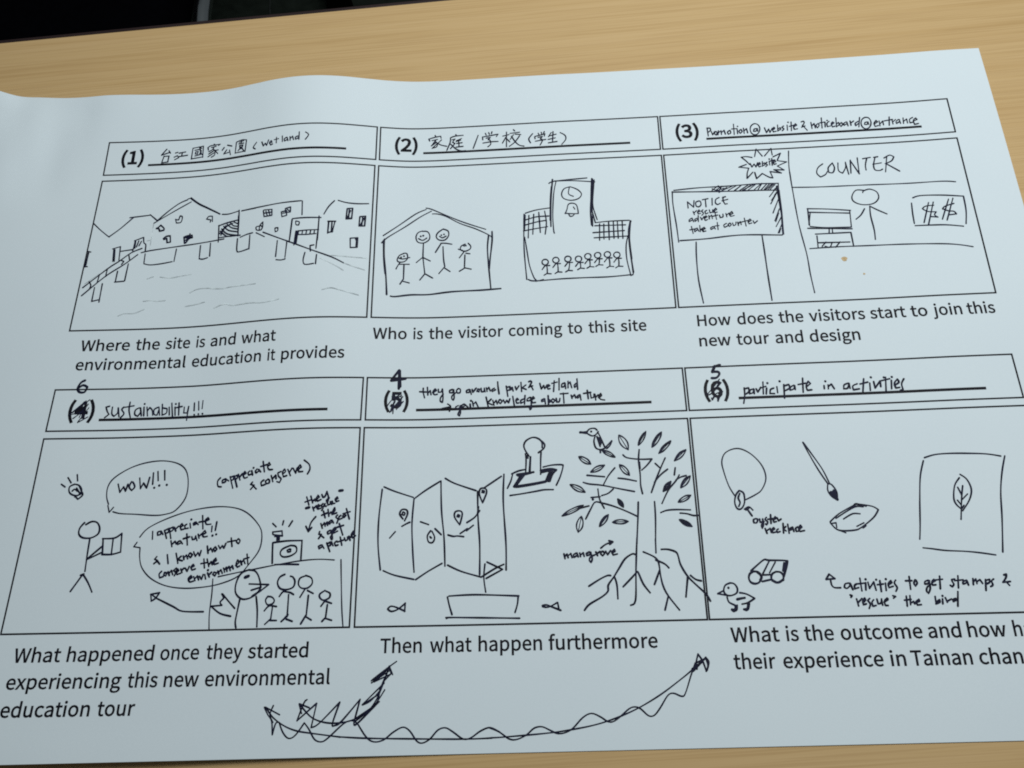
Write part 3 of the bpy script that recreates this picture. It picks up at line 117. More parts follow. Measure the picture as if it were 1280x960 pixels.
(3, 'handwritten_title', 'handwritten word sustainability with three exclamation marks', 'pen', '62 420 -2506 -26 -7 15 -36 17 -24 -29 -27|62 444 -2514 3 -54 20 -22 24 27 -1 42|62 490 -2521 17 -74|62 534 -2516 -14 -20 22 -34 -22 -33|62 576 -2476 1 -65 19 -60|62 545 -2517 66 10|62 654 -2526 -26 -17 0 -36 25 -16 17 33 -5 36|62 665 -2526 16 -66|62 692 -2521 8 -72|87 692 -2494 1 -1|62 715 -2522 14 -72|62 723 -2552 15 26 21 -21 11 -42|62 806 -2525 -31 -19 6 -40 23 -6 9 41|62 810 -2525 14 -66|62 834 -2503 10 -89|62 844 -2592 32 16 0 36 -35 7|62 892 -2529 9 -65|62 908 -2497 22 -122|62 938 -2531 9 -65|87 940 -2504 1 -1|62 965 -2496 10 -101|62 950 -2535 44 8|62 1012 -2534 1 -47 29 -2 4 53|62 1046 -2530 -2 -71 0 -41|55 1089 -2503 5 -65|55 1122 -2493 9 -71|55 1156 -2489 1 -65|77 1099 -2600 1 -1|77 1132 -2597 1 -1|77 1164 -2596 2 -1'),
(3, 'light_bulb_drawing', 'small light bulb with three rays', 'pen', '64 266 -3129 -34 -19 3 -39 28 -24 42 -4 21 36 -26 39 -34 11|64 283 -3221 28 -25 29 34 -19 34|64 284 -3226 47 23|64 300 -3140 34 -58|64 257 -3182 16 14 21 -15|64 285 -3159 32 -43|64 166 -3128 32 -22|64 207 -3078 29 -39|64 271 -3056 11 -46'),
(3, 'speech_bubble_drawing', 'upper speech bubble reading wow', 'pen', '50 545 -3288 -24 58 -4 77 35 67 102 71 118 41 133 12 119 -26 71 -57 31 -99 -5 -114 -63 -92 -72 -26 -83 -6 -143 13 -113 8 -59 15|50 542 -3297 19 -53 26 38|64 591 -3135 23 -63 21 42 20 -34 10 53|64 690 -3118 -13 -39 24 -29 19 28 -20 37|64 747 -3091 18 -83 17 43 30 -39 11 82|64 846 -3055 7 -88|64 879 -3046 12 -69|64 930 -3039 11 -73|90 869 -3170 1 -1|90 905 -3154 1 -1|90 962 -3151 1 -1'),
(3, 'visitor_drawing', 'stick figure holding an open booklet', 'pen', '66 394 -3424 -27 -40 1 -44 33 -28 59 -3 48 28 4 45 -25 40 -41 9 -40 -22|66 455 -3542 4 -120 7 -120|66 461 -3695 98 95|66 461 -3698 97 49|66 390 -3923 64 117|66 440 -3810 22 9|66 459 -3806 45 -57 41 -67|66 553 -3546 16 -118|66 549 -3546 87 3 48 33|66 627 -3548 7 -117|66 684 -3510 15 -137|66 565 -3662 73 -1 61 16'),
(3, 'speech_bubble_drawing', 'lower speech bubble with five lines of handwriting', 'pen', '50 821 -3542 52 66 133 67 171 52 186 21 147 -15 98 -42 83 -78 40 -75 -5 -113 -64 -101 -72 -85 -101 -44 -119 -24 -162 -7 -142 23 -115 55 -74 74 -30 74 -10 73|50 808 -3579 -19 -32 48 -8|65 911 -3502 7 -57|65 1354 -3480 1 -39|65 1386 -3449 -4 -62|91 1365 -3549 1 0|91 1392 -3541 1 0|65 972 -3688 -12 -18 23 -12 -24 -20|65 973 -3712 29 -30|65 1048 -3676 16 -65|66 972 -3501 -22 -8 3 -22 20 6 2 21|66 975 -3504 16 -22|66 998 -3496 25 -61|66 1004 -3496 23 11 4 -24 -17 -9|66 1033 -3482 22 -76|66 1036 -3485 23 11 3 -21 -16 -12|66 1069 -3477 16 -28|66 1080 -3490 21 21|66 1115 -3479 19 14 -11 13 -11 -18 12 -27 20 5|66 1160 -3457 -13 -11 6 -22 21 3|66 1184 -3452 8 -33|92 1189 -3423 1 0|66 1223 -3444 -14 -9 5 -12 17 8|66 1229 -3444 18 -19|66 1272 -3398 15 -97|66 1251 -3445 51 6|66 1302 -3439 23 11 -11 13 -16 -17 10 -31 34 -1|66 1059 -3576 13 -42|66 1070 -3603 20 23 13 -21|66 1126 -3578 -16 -11 5 -15 17 8|66 1133 -3581 15 -19|66 1171 -3529 15 -81|66 1149 -3564 46 13|66 1211 -3552 9 -21 17 6 3 20|66 1240 -3547 14 -33|66 1257 -3535 10 -28|66 1264 -3551 20 20|66 1291 -3540 23 14 -11 16 -15 -21 11 -24 27 2|66 1112 -3669 23 -71|66 1152 -3691 -23 -23 37 -10|66 1167 -3689 10 -26|66 1175 -3701 15 17 13 -26|66 1215 -3670 -9 -17 17 -15 12 20 -17 12|66 1241 -3662 17 -33 15 26 15 -24 7 38|66 1337 -3624 12 -53|66 1347 -3663 18 23 16 -27|66 1397 -3632 -13 -15 14 -18 13 17 -14 16|66 1420 -3624 15 -22 13 21 14 -19 11 35|66 1508 -3572 13 -62|66 1484 -3600 59 9|66 1560 -3580 -10 -20 17 -15 9 20 -13 15|66 1025 -3795 -15 -20 8 -26 25 8|66 1047 -3804 -2 -20 15 -4 6 20 -16 4|66 1073 -3799 13 -27|66 1082 -3811 14 20 13 -29|66 1129 -3775 -18 -17 17 -15 -5 -22|66 1134 -3807 16 14 -11 12 -9 -20 12 -20 23 8|66 1163 -3782 13 -26|66 1171 -3793 15 16|66 1195 -3777 18 -24 10 35|66 1237 -3778 22 14 -8 11 -15 -19 12 -21 23 8|66 1324 -3717 12 -64|66 1307 -3749 47 7|66 1348 -3718 19 -53|66 1366 -3759 14 22 12 -23|66 1396 -3743 22 14 -7 15 -16 -20 12 -24 26 8|66 1231 -3861 24 16 -10 12 -15 -20 12 -23 26 5|66 1266 -3840 13 -28|66 1277 -3854 15 19 13 -29|66 1308 -3838 18 -23 7 34|66 1345 -3828 10 -31|92 1364 -3797 1 0|66 1364 -3817 16 -29|66 1375 -3831 18 19|66 1411 -3812 -7 -17 16 -10 10 20 -16 6|66 1437 -3805 11 -23|66 1444 -3816 15 19 13 -26|66 1476 -3786 12 -29|66 1484 -3800 12 19 9 -29|66 1503 -3792 13 16 12 -29|66 1563 -3771 21 22 -11 17 -8 -28 11 -23 17 8|66 1595 -3738 12 -29|66 1602 -3753 16 20 12 -26|66 1638 -3693 13 -70|66 1617 -3727 38 10|66 1528 -3785 11 14 9 -23'),
(3, 'handwritten_note', 'note in brackets reading appreciate and conserve', 'pen', '64 1373 -3117 -19 -25 7 -38 26 -7|64 1625 -3163 -14 -18 29 -7 -25 -30|64 1621 -3181 37 -36|64 2002 -3013 38 -32 9 -37 -16 -37|66 1415 -3127 -25 -11 3 -19 21 8 4 19|66 1418 -3130 21 -14|66 1448 -3113 29 -88|66 1451 -3117 25 8 -1 -24 -15 -9|66 1479 -3109 30 -85|66 1482 -3112 18 8 3 -22 -12 -8|66 1509 -3098 17 -44|66 1521 -3121 19 27|66 1547 -3106 21 14 -11 13 -12 -21 14 -29 22 5|66 1595 -3078 -12 -12 8 -19 21 8|66 1610 -3076 10 -34|92 1622 -3055 0 0|66 1650 -3066 -11 -15 7 -15 18 14|66 1662 -3069 18 -20|66 1691 -3009 17 -81|66 1676 -3048 48 13|66 1732 -3048 17 11 -10 16 -11 -21 12 -31 28 -2|66 1710 -3152 -20 -17 6 -25 27 8|66 1741 -3147 -17 -15 7 -19 21 6 -1 21 -10 7|66 1763 -3121 16 -46|66 1774 -3146 23 27 5 -28|66 1834 -3093 -23 -11 8 -25 20 -20 -10 -27 -19 7|66 1848 -3112 20 17 -8 19 -14 -24 10 -34 24 8|66 1885 -3080 22 -47|66 1899 -3102 16 30|66 1924 -3072 21 -38 9 40|66 1961 -3083 23 18 -10 16 -14 -21 9 -31 27 2'),
(3, 'arrow_drawing', 'bent arrow pointing up to the speech bubble', 'pen', '64 1369 -4086 -149 7 -71 33 -125 59|64 971 -3956 64 10|64 1035 -3946 -25 -39 -26 -18|64 984 -4003 -11 47|64 1024 -3987 -37 24'),
(3, 'handwritten_note', 'slanting note by the camera with a small arrow', 'pen', '100 2274 -3250 24 3|100 2040 -3374 24 6|66 2040 -3291 20 -59|66 2031 -3328 41 15|66 2070 -3286 16 -49|66 2085 -3323 17 15 4 -15|66 2112 -3311 20 18 -10 12 -11 -21 10 -22 24 12|66 2149 -3275 10 -22 15 9 11 34|66 2185 -3254 14 -47 -7 -37 -7 19 20 18|66 2088 -3366 11 -28|66 2096 -3378 19 21|66 2122 -3373 17 15 -10 9 -10 -18 9 -15 21 6|66 2162 -3343 -14 -12 16 -19 -8 -18|66 2177 -3343 -8 -19 18 0|66 2191 -3325 8 -28 15 6 1 18|66 2215 -3329 11 -21|66 2227 -3326 7 -17 12 1|66 2251 -3317 17 12 -6 9 -13 -15 9 -19 17 6|66 2169 -3398 15 -49|66 2158 -3428 41 17|66 2201 -3387 9 -49|66 2209 -3423 14 18 10 -19|66 2235 -3412 17 18 -4 19 -13 -31 7 -15 23 9|66 2156 -3489 12 -33|66 2165 -3507 15 24 8 -25|66 2187 -3496 14 18 4 -24|66 2227 -3466 -14 -15 6 -12 15 15|66 2234 -3466 12 -19|66 2272 -3428 -11 -15 16 -18 -7 -27|66 2296 -3431 -14 -15 4 -15 21 9|66 2320 -3422 -11 -15 9 -10 14 15 -11 10|66 2333 -3383 25 -76|66 2311 -3419 50 14|66 2151 -3546 -5 -18 19 -3 -19 -30|66 2149 -3564 35 -27|66 2225 -3538 -17 -12 4 -15 17 9 5 17|66 2235 -3545 11 -48 -5 -11 -10 18 19 29|66 2249 -3545 17 15 -6 12 -14 -18 10 -21 23 12|66 2288 -3491 29 -82|66 2272 -3518 47 14|66 2166 -3642 -17 -11 7 -15 17 11|66 2174 -3642 15 -24|66 2207 -3628 25 -62|66 2212 -3634 21 12 2 -21 -15 -9|66 2242 -3622 11 -27|92 2240 -3601 1 -1|66 2278 -3617 -15 -12 8 -21 17 6|66 2300 -3588 15 -59|66 2284 -3623 43 14|66 2330 -3594 10 -21 14 9 -1 17|66 2362 -3583 10 -30|66 2368 -3598 13 18|66 2382 -3577 14 15 -4 15 -13 -24 10 -24 20 15|64 2116 -3437 -32 -44 -14 -60|64 2049 -3505 21 -39 22 29'),
(3, 'camera_drawing', 'box camera with flash and round lens', 'pen', '64 1818 -3620 6 -119|64 1818 -3617 99 10 112 0|64 2029 -3607 1 -135|64 1811 -3540 67 6 6 -36 -66 11 -4 19|64 1847 -3571 1 -31|64 1862 -3570 0 -28|64 1829 -3573 56 5|64 1806 -3478 26 -24|64 1884 -3461 -5 -29|64 1949 -3463 -23 -40|64 1948 -3640 -55 -24 -14 -33 24 -23 51 6 40 28 -7 38 -39 8|64 1941 -3666 -14 -9 6 -11 19 3 0 15 -11 2|64 1821 -3680 6 -84|64 2030 -3685 1 -53|64 1846 -3773 91 0 80 -3'),
(3, 'stage_drawing', 'thin stage outline round the bird and the family', 'pen', '50 1444 -3846 164 30 98 16 142 24 177 25 132 8 111 -7|50 2315 -3748 11 -153 15 -188 14 -113|50 1408 -3861 6 -104 0 -137 11 -102'),
(3, 'bird_drawing', 'tall bird figure with pointed beak and raised wing', 'pen', '64 1619 -4009 -8 -73 -7 -76 9 -42|64 1734 -3991 17 -94 8 -111|64 1666 -3803 -56 -24 -29 -65 3 -69 45 -43 53 1 50 29 27 47 -21 74 -31 40 -41 8|64 1676 -3903 139 -8 -49 -38 -63 -41|64 1694 -3947 69 20|64 1707 -3986 59 37|64 1486 -3967 17 -27 -22 -29 15 -22 -76 -5 69 -50 78 -21|64 1491 -3967 51 -53 48 -48|100 1640 -3857 26 10'),
(3, 'family_drawing', 'two adults and two children drawn beside the bird', 'pen', '64 1818 -3991 -15 -27 16 -31 35 6 11 23 -19 22 -27 5|64 1851 -4053 -26 -8 -24 -29|64 1833 -4053 51 -10|64 1856 -4066 -5 -84|64 1850 -4146 -37 -35|64 1847 -4156 45 -1|64 1925 -3843 -34 -18 -14 -39 21 -39 45 -10 47 16 10 39 -16 30 -18 7|64 1943 -3953 -25 -13 -20 -29|64 1935 -3963 36 -6 27 -15|64 1963 -3984 2 -148|64 1962 -4132 -36 -33|64 1959 -4149 44 -16|64 1950 -4140 20 21|64 2072 -3857 -38 -16 -8 -39 22 -28 44 -1 31 31 -10 39 -41 17|64 2075 -3948 -31 -55|64 2093 -3958 41 -21|64 2102 -3991 -5 -135|64 2095 -4126 -33 -58|64 2093 -4135 41 -24|64 2216 -3961 -34 -23 2 -26 27 -17 38 16 3 30 -27 15|64 2220 -4032 -25 -35|64 2225 -4034 42 -15|64 2239 -4057 -7 -89|64 2232 -4144 -24 -26|64 2233 -4150 41 -13'),
(4, 'corrected_number', 'four written over the scribbled out printed five', 'pen', '100 2674 -2298 -59 -84|100 2615 -2387 109 17|100 2674 -2298 1 -155|100 2680 -2305 6 -131|100 2620 -2376 41 8|45 2588 -2602 41 61 60 43|45 2620 -2631 31 86 47 38|45 2623 -2593 60 10 30 28|45 2663 -2621 50 64|45 2624 -2626 16 29 -2 -57|45 2640 -2583 12 28|45 2653 -2593 38 57|45 2612 -2645 95 128|45 2622 -2640 77 104|45 2626 -2517 68 0|45 2664 -2522 -13 -14|45 2630 -2498 59 3|45 2632 -2498 -1 -38 51 -5 10 -33 -65 -24'),
(4, 'handwritten_title', 'two handwritten lines about gaining knowledge in the park', 'pen', '64 2861 -2449 0 -33 11 -46|64 2834 -2478 50 -3|64 2892 -2443 5 -63|64 2896 -2493 18 23 7 -34|64 2933 -2487 28 16 -10 13 -14 -23 9 -23 22 2|64 2976 -2462 1 -23 21 2 9 23|64 3007 -2460 6 -66 -4 -43 -16 10 1 27 20 29|64 3085 -2466 -22 -9 1 -17 21 0 9 23|64 3094 -2469 4 -60 -7 -25 -11 12 2 23 28 26|64 3128 -2460 -13 -17 7 -20 20 3 2 26 -14 8|64 3212 -2470 -20 -10 0 -16 20 2 6 20|64 3218 -2474 10 -37|64 3234 -2471 6 -24 25 33|64 3277 -2473 -6 -16 15 -4 4 20 -12 4|64 3302 -2464 3 -30 19 3 3 26|64 3327 -2465 6 -30|64 3342 -2462 6 -30|64 3348 -2476 13 17 12 -31|64 3404 -2468 -19 -12 3 -14 25 13|64 3429 -2418 3 -44 7 -54|64 3494 -2455 11 -83|64 3497 -2465 25 6 -1 -23 -18 -10|64 3007 -2619 61 11|64 3049 -2584 22 -20 -8 -40|64 3130 -2600 -19 -9 4 -17 21 6 9 20|64 3142 -2610 5 -46 -7 -26 -11 13 13 32|64 3173 -2588 -19 -13 5 -16 20 15|64 3179 -2592 25 -24|64 3219 -2590 3 -30|90 3225 -2564 1 0|64 3237 -2571 7 -36|64 3242 -2594 20 19 18 -40|64 3340 -2538 17 -83|64 3379 -2556 -28 -29 37 -18|64 3391 -2567 9 -40|64 3399 -2590 17 22 9 -30|64 3443 -2562 -9 -20 15 -13 13 19 -15 14|64 3471 -2567 12 -26 13 22 15 -20 9 32|64 3542 -2540 11 -76|64 3540 -2467 -15 -6 -6 -16 18 9|64 3539 -2470 7 -27|64 3562 -2461 9 -27 19 32|64 3606 -2429 4 -74|64 3643 -2451 -29 -22 31 -15|64 3665 -2425 15 6 6 -14 -22 -39 31 12|64 3677 -2446 20 -46|64 3749 -2442 10 -47 19 29 8 -27 17 30|64 3802 -2477 22 12 -9 10 -12 -19 8 -18 15 4|64 3859 -2426 -8 -87|64 3840 -2446 40 9|64 3896 -2408 -3 -93|64 3938 -2446 -22 -9 -2 -24 17 4 10 25|64 3941 -2450 2 -43|64 3963 -2434 -2 -53|64 3962 -2457 16 16 11 -47|64 4024 -2453 -16 -16 3 -17 18 16|64 4031 -2417 2 -86|64 3566 -2577 19 9 -9 10 -11 -16 7 -23 16 2|64 3628 -2563 -25 -13 0 -23 25 13|64 3635 -2537 -5 -69|64 3674 -2552 -21 -12 -4 -17 22 3 9 23|64 3680 -2565 0 -73 -10 -15 -7 23|64 3683 -2575 22 12 -8 14 -13 -23 8 -27 21 3|64 3778 -2569 -17 -9 0 -13 19 5|64 3782 -2569 5 -40|64 3809 -2544 1 -69|64 3810 -2603 22 15 -18 11|64 3842 -2572 -10 -16 12 -17 16 19 -15 14|64 3869 -2569 3 -30 18 2 7 26|64 3924 -2529 2 -79|64 3901 -2534 58 2|64 3982 -2548 6 -26|64 3989 -2564 19 19 8 -27|64 4044 -2547 -16 -12 3 -14 17 13|64 4049 -2547 5 -43|64 4104 -2513 5 -69|64 4075 -2538 55 7|64 4127 -2544 4 -33 19 6 4 26|64 4160 -2548 4 -46|64 4165 -2572 19 19|64 4186 -2576 22 16 -5 17 -15 -23 12 -23 30 -8'),
(4, 'map_drawing', 'folded four panel map with location pins and dashed route', 'pen', '62 2584 -3242 -15 -207 2 -193 24 -184|62 2596 -3224 78 -34 136 -47|62 2816 -3317 -9 -184 11 -192 14 -151|62 2816 -3317 80 61 110 69|62 3009 -3187 8 -221 21 -194 10 -204|62 3040 -3167 69 -40 156 -59|62 3277 -3272 3 -192 12 -192 0 -216|62 3323 -3248 127 84|62 3469 -3150 -7 -202 16 -309 -1 -183|62 2616 -3831 81 -33 136 -31|62 2845 -3897 85 56 97 54|62 3066 -3800 97 -46 140 -43|62 3303 -3889 94 56 64 29|62 2652 -3600 38 45|62 2736 -3517 33 19 23 10|62 2867 -3486 59 -22|62 2972 -3538 46 -45|62 3066 -3586 38 -11 29 2 45 -6|62 3153 -3578 51 34 -5 -14 47 37|62 3200 -3500 56 37 36 48|62 3275 -3444 9 58|65 2741 -3463 -24 36 15 32 33 -3 8 -30 -19 -48|65 2739 -3414 -6 -16 15 -7 7 15 -13 10|65 2942 -3552 -23 -38 10 -43 29 -4 13 36 -20 44|65 2938 -3595 10 -10 -7 3|65 3149 -3514 -37 55 4 39 34 7 17 -23 -16 -73|65 3136 -3440 -7 -12 14 -6 5 12 -12 6|65 3313 -3357 -24 65 10 40 34 -1 9 -31 -29 -73|65 3313 -3268 -5 -12 15 -3 2 12 -14 5'),
(4, 'boat_drawing', 'boat hull with a mast and flag', 'pen', '62 3329 -3798 -8 -95 13 -100|62 3343 -3785 109 -54 -115 -60|62 3080 -4014 186 5 297 -15|62 3069 -4021 14 -59 19 -60|62 3558 -4027 -6 -52 -17 -55|62 3065 -4165 19 6 183 -5 299 -10'),
(4, 'fish_drawing', 'small fish left of the boat', 'pen', '64 2658 -4093 21 17 38 -8 60 -27|64 2658 -4096 27 -15 43 14 50 39|64 2778 -4056 -3 -57'),
(4, 'fish_drawing', 'small fish right of the boat', 'pen', '64 3723 -4094 27 5 32 -12 66 -27|64 3723 -4099 26 -6 33 7 43 23|64 3828 -4075 8 -48'),
(4, 'stamp_drawing', 'rubber stamp with round knob drawn in heavy lines', 'pen', '70 3653 -3016 -22 38 -13 41 15 37 39 24 33 1 32 -17 15 -25 1 -38|70 3749 -2904 22 -28 -7 -30 -40 -31|64 3628 -2998 5 -40 -5 -100|64 3663 -3023 -9 -109|64 3666 -3023 -6 -113|64 3637 -3015 9 -17|64 3744 -2988 -5 -67 -3 -103|64 3526 -3148 51 21 52 9|64 3532 -3152 -13 -49 -26 -55|64 3756 -3104 65 13 70 0 9 -16 -22 -72 -31 -65|64 3511 -3310 76 9 108 16 63 10 66 -1|80 3564 -3156 58 8 63 8|80 3570 -3163 51 8 45 9|80 3570 -3156 13 -20 -43 -68|80 3615 -3164 -55 -71|80 3596 -3164 -49 -77|80 3540 -3244 29 -4 63 8 140 25|80 3563 -3243 70 9 146 24|80 3737 -3129 70 8 44 -8|80 3743 -3145 64 14|80 3740 -3139 79 11|80 3851 -3129 -26 -29 -24 -55|80 3807 -3131 -35 -81|80 3829 -3142 -38 -71|80 3816 -3135 -37 -77'),
(4, 'tree_drawing', 'mangrove tree with leaves, trunk and spreading roots', 'pen', '54 4319 -2879 -3 -25 4 -28 15 -28 21 -20 24 -13|54 4319 -2879 20 -10 21 -18 17 -28 5 -29 -2 -29|30 4326 -2893 47 -89|54 4517 -2858 -16 -12 -16 -18 -17 -25 -9 -26 -4 -23|54 4517 -2858 -3 -19 -9 -24 -14 -26 -18 -21 -18 -14|30 4510 -2870 -49 -81|42 4517 -2858 -13 -14 -14 -19 -17 -25 -10 -25 -8 -21|54 4630 -2867 -18 -12 -21 -18 -19 -29 -13 -28 -6 -26|54 4630 -2867 -4 -22 -12 -27 -18 -28 -21 -21 -22 -15|30 4621 -2880 -60 -89|42 4630 -2867 -15 -14 -18 -21 -19 -28 -15 -27 -10 -23|54 4692 -2937 -18 -8 -22 -14 -25 -24 -17 -24 -11 -22|54 4692 -2937 -8 -20 -16 -22 -23 -23 -23 -17 -23 -10|30 4682 -2948 -74 -72|42 4692 -2937 -16 -11 -20 -16 -24 -23 -19 -23 -14 -19|54 4795 -3008 -19 -6 -22 -11 -22 -20 -16 -23 -10 -22|54 4795 -3008 -8 -19 -14 -21 -22 -21 -22 -13 -23 -8|30 4784 -3018 -69 -64|42 4795 -3008 -16 -9 -20 -14 -22 -20 -18 -21 -13 -18|54 4189 -2991 10 -15 16 -16 23 -14 23 -8 20 -3|54 4189 -2991 18 -1 21 -7 24 -13 17 -17 12 -18|30 4201 -2998 71 -43|54 4019 -3034 7 -18 13 -17 20 -15 22 -8 21 -1|54 4019 -3034 18 -1 20 -6 22 -14 14 -17 9 -21|30 4028 -3041 65 -46|54 4201 -3105 -19 0 -23 -4 -26 -11 -19 -17 -15 -17|54 4201 -3105 -12 -16 -18 -16 -25 -12 -24 -6 -23 1|30 4189 -3112 -80 -38|54 4310 -3105 2 -19 9 -21 15 -21 20 -14 20 -7|54 4310 -3105 17 -6 18 -11 18 -20 9 -22 4 -23|30 4318 -3114 52 -65|54 3947 -3243 11 -17 18 -18 25 -16 27 -7 24 -1|54 3947 -3243 20 0 24 -6 28 -14 19 -18 14 -21|30 3959 -3250 82 -46|54 4034 -3398 -26 -4 -33 -10 -40 -18 -31 -20 -24 -21|54 4034 -3398 -21 -18 -28 -19 -38 -19 -36 -11 -31 -6|30 4016 -3407 -121 -56|54 4017 -3479 -16 -14 -13 -21 -8 -27 1 -26 9 -24|54 4017 -3479 7 -20 3 -24 -5 -29 -14 -23 -18 -16|30 4014 -3493 -22 -86|54 4208 -3472 -17 -7 -17 -13 -18 -20 -10 -23 -5 -20|54 4208 -3472 -4 -18 -9 -20 -16 -21 -19 -15 -19 -9|30 4200 -3481 -52 -65|42 4208 -3472 -13 -9 -16 -15 -17 -21 -13 -20 -8 -18|54 4235 -3527 16 -7 22 -5 28 -1 24 5 20 10|54 4235 -3527 17 9 22 6 27 1 25 -6 19 -8|30 4248 -3526 87 1|54 4281 -3360 0 -13 3 -15 9 -15 13 -11 12 -7|54 4281 -3360 11 -5 12 -9 9 -15 6 -16 -1 -16|30 4285 -3367 29 -47|42 4281 -3360 2 -11 6 -14 9 -15 10 -12 10 -9|42 4281 -3360 8 -8 9 -10 10 -15 7 -15 3 -13|54 4667 -3243 -15 -6 -16 -11 -16 -17 -8 -20 -4 -18|54 4667 -3243 -3 -16 -8 -18 -14 -19 -17 -13 -17 -6|30 4660 -3252 -47 -56|42 4667 -3243 -12 -8 -15 -13 -15 -18 -11 -17 -6 -16|42 4667 -3243 -7 -13 -10 -16 -14 -18 -15 -15 -13 -10|54 4808 -3206 -19 -7 -19 -12 -19 -21 -12 -23 -5 -23|54 4808 -3206 -5 -20 -10 -21 -18 -22 -20 -14 -21 -9|30 4799 -3216 -58 -67|42 4808 -3206 -14 -10 -18 -15 -19 -21 -14 -21 -9 -19|54 4799 -3349 -18 0 -20 -3 -23 -12 -18 -15 -13 -17|54 4799 -3349 -10 -14 -16 -15 -24 -13 -22 -5 -20 0|30 4788 -3355 -72 -37|54 4704 -3523 9 -14 13 -15 21 -13 20 -7 20 -2|54 4704 -3523 17 -1 19 -6 21 -12 16 -16 10 -16|30 4714 -3529 65 -40|42 4704 -3523 11 -11 14 -13 21 -13 20 -9 17 -5|42 4704 -3523 15 -5 17 -8 21 -13 17 -13 13 -12|62 4339 -3031 28 -23 89 -15 90 -1|62 4546 -3070 -39 -46 -40 -35|62 4459 -2996 -10 -80 4 -104 -2 -84 9 -63|62 4455 -3091 1 -47|62 4641 -3066 -37 -72 -43 -92 -38 -90|62 4566 -3104 36 -39|62 4652 -3151 -52 -39 -49 -54|62 4707 -3142 -11 -54|62 4731 -3197 -28 -43 -59 -67 -52 -95|62 4703 -3235 37 22 41 10|62 4071 -3177 125 -15|62 4275 -3127 -51 -59 -38 -65|62 4293 -3206 55 -8 74 -18|62 4042 -3229 44 -14 89 -12 132 -32 97 -22|62 4144 -3282 8 -74 30 -69|62 4092 -3343 65 4|62 4254 -3285 -38 -31 -47 -15|62 4047 -3498 39 71 33 49 49 -8 87 -28 86 -39 72 -38|87 4104 -3357 1 -1|62 4578 -3468 45 15 70 3 94 -5|62 4713 -3476 47 -6 43 -14 37 0|62 4002 -3420 72 16|62 4425 -3387 -10 -114 -21 -186|62 4540 -3387 -2 -117 -14 -187|66 4397 -3650 -21 -217 -17 -204 -35 -34|66 4526 -3654 -4 -98|66 4377 -3759 -21 3 -50 -32 -42 -59 -43 -64 -41 -54 -5 -42 -43 -37 -87 -48 -36 -39|66 4200 -3901 -25 0 -53 -24 -76 -45|66 4226 -3911 13 -55 1 -93|66 4377 -3885 -32 -33 -64 -61|66 4378 -3883 12 -2 29 -78 42 -61|66 4435 -3743 58 -28 29 -23 14 -35 6 -86 12 -68 28 -64 68 -97|66 4517 -3802 58 -28 27 -28|66 4537 -3876 -42 -93|66 4582 -4051 -29 -91|66 4561 -3729 48 -2 50 -19 14 -30 12 -61 40 -78 50 -57 61 -64 27 -50|66 4745 -3914 33 -28 37 -11|66 4725 -3924 -24 -134'),
(4, 'bird_drawing', 'bird with pointed beak perched on the tree', 'pen', '62 4082 -2851 24 28 37 4 18 -15|62 4086 -2856 36 -21 28 9 20 23|87 4117 -2843 1 0|62 4145 -2878 -11 -43 11 -49 31 -15 32 8|62 4165 -2849 20 -45 24 -68 13 -15|62 4158 -2883 19 -78|62 4167 -2893 11 -59 10 29 -16 30|62 4171 -2913 7 -29|62 4213 -2972 51 51 -14 -33 -24 -24|62 4176 -2985 1 -24|80 4036 -2845 46 -8|80 4036 -2849 51 4'),
(4, 'handwritten_note', 'word mangrove with a short arrow', 'pen', '66 3883 -3741 7 -35|66 3891 -3759 14 15 7 -26|66 3913 -3755 18 14 8 -28|66 3970 -3739 -20 -11 2 -18 20 11|66 3975 -3739 7 -27|66 3994 -3740 4 -24|66 3998 -3753 20 15 6 -25|66 4062 -3733 -22 -11 4 -15 22 8 5 15|66 4071 -3739 8 -42 -10 -25 -11 16 11 22 31 14|66 4106 -3734 11 -27|66 4114 -3747 22 15|66 4149 -3731 -9 -17 12 -14 14 15 -10 16|66 4175 -3732 12 -24 22 28|66 4218 -3743 22 10 -5 13 -16 -17 7 -22 28 6|64 4142 -3709 36 26 45 16|64 4201 -3658 28 -9 -23 -17'),
(5, 'corrected_number', 'five written over the scribbled out printed six', 'pen', '100 5108 -2350 -39 -10 -10 -3|100 5069 -2357 -23 -48 39 1 12 -19 -24 -29 -37 -2|42 4998 -2576 38 42 57 69|42 5000 -2589 43 28 59 68|42 5021 -2627 35 46 51 17|42 5062 -2638 31 62|42 4980 -2578 29 -8 31 25|42 5019 -2613 7 -17 26 39|42 5062 -2608 3 -34 20 46|42 5090 -2489 -29 -46|42 5074 -2582 27 25|42 5071 -2491 24 -8'),
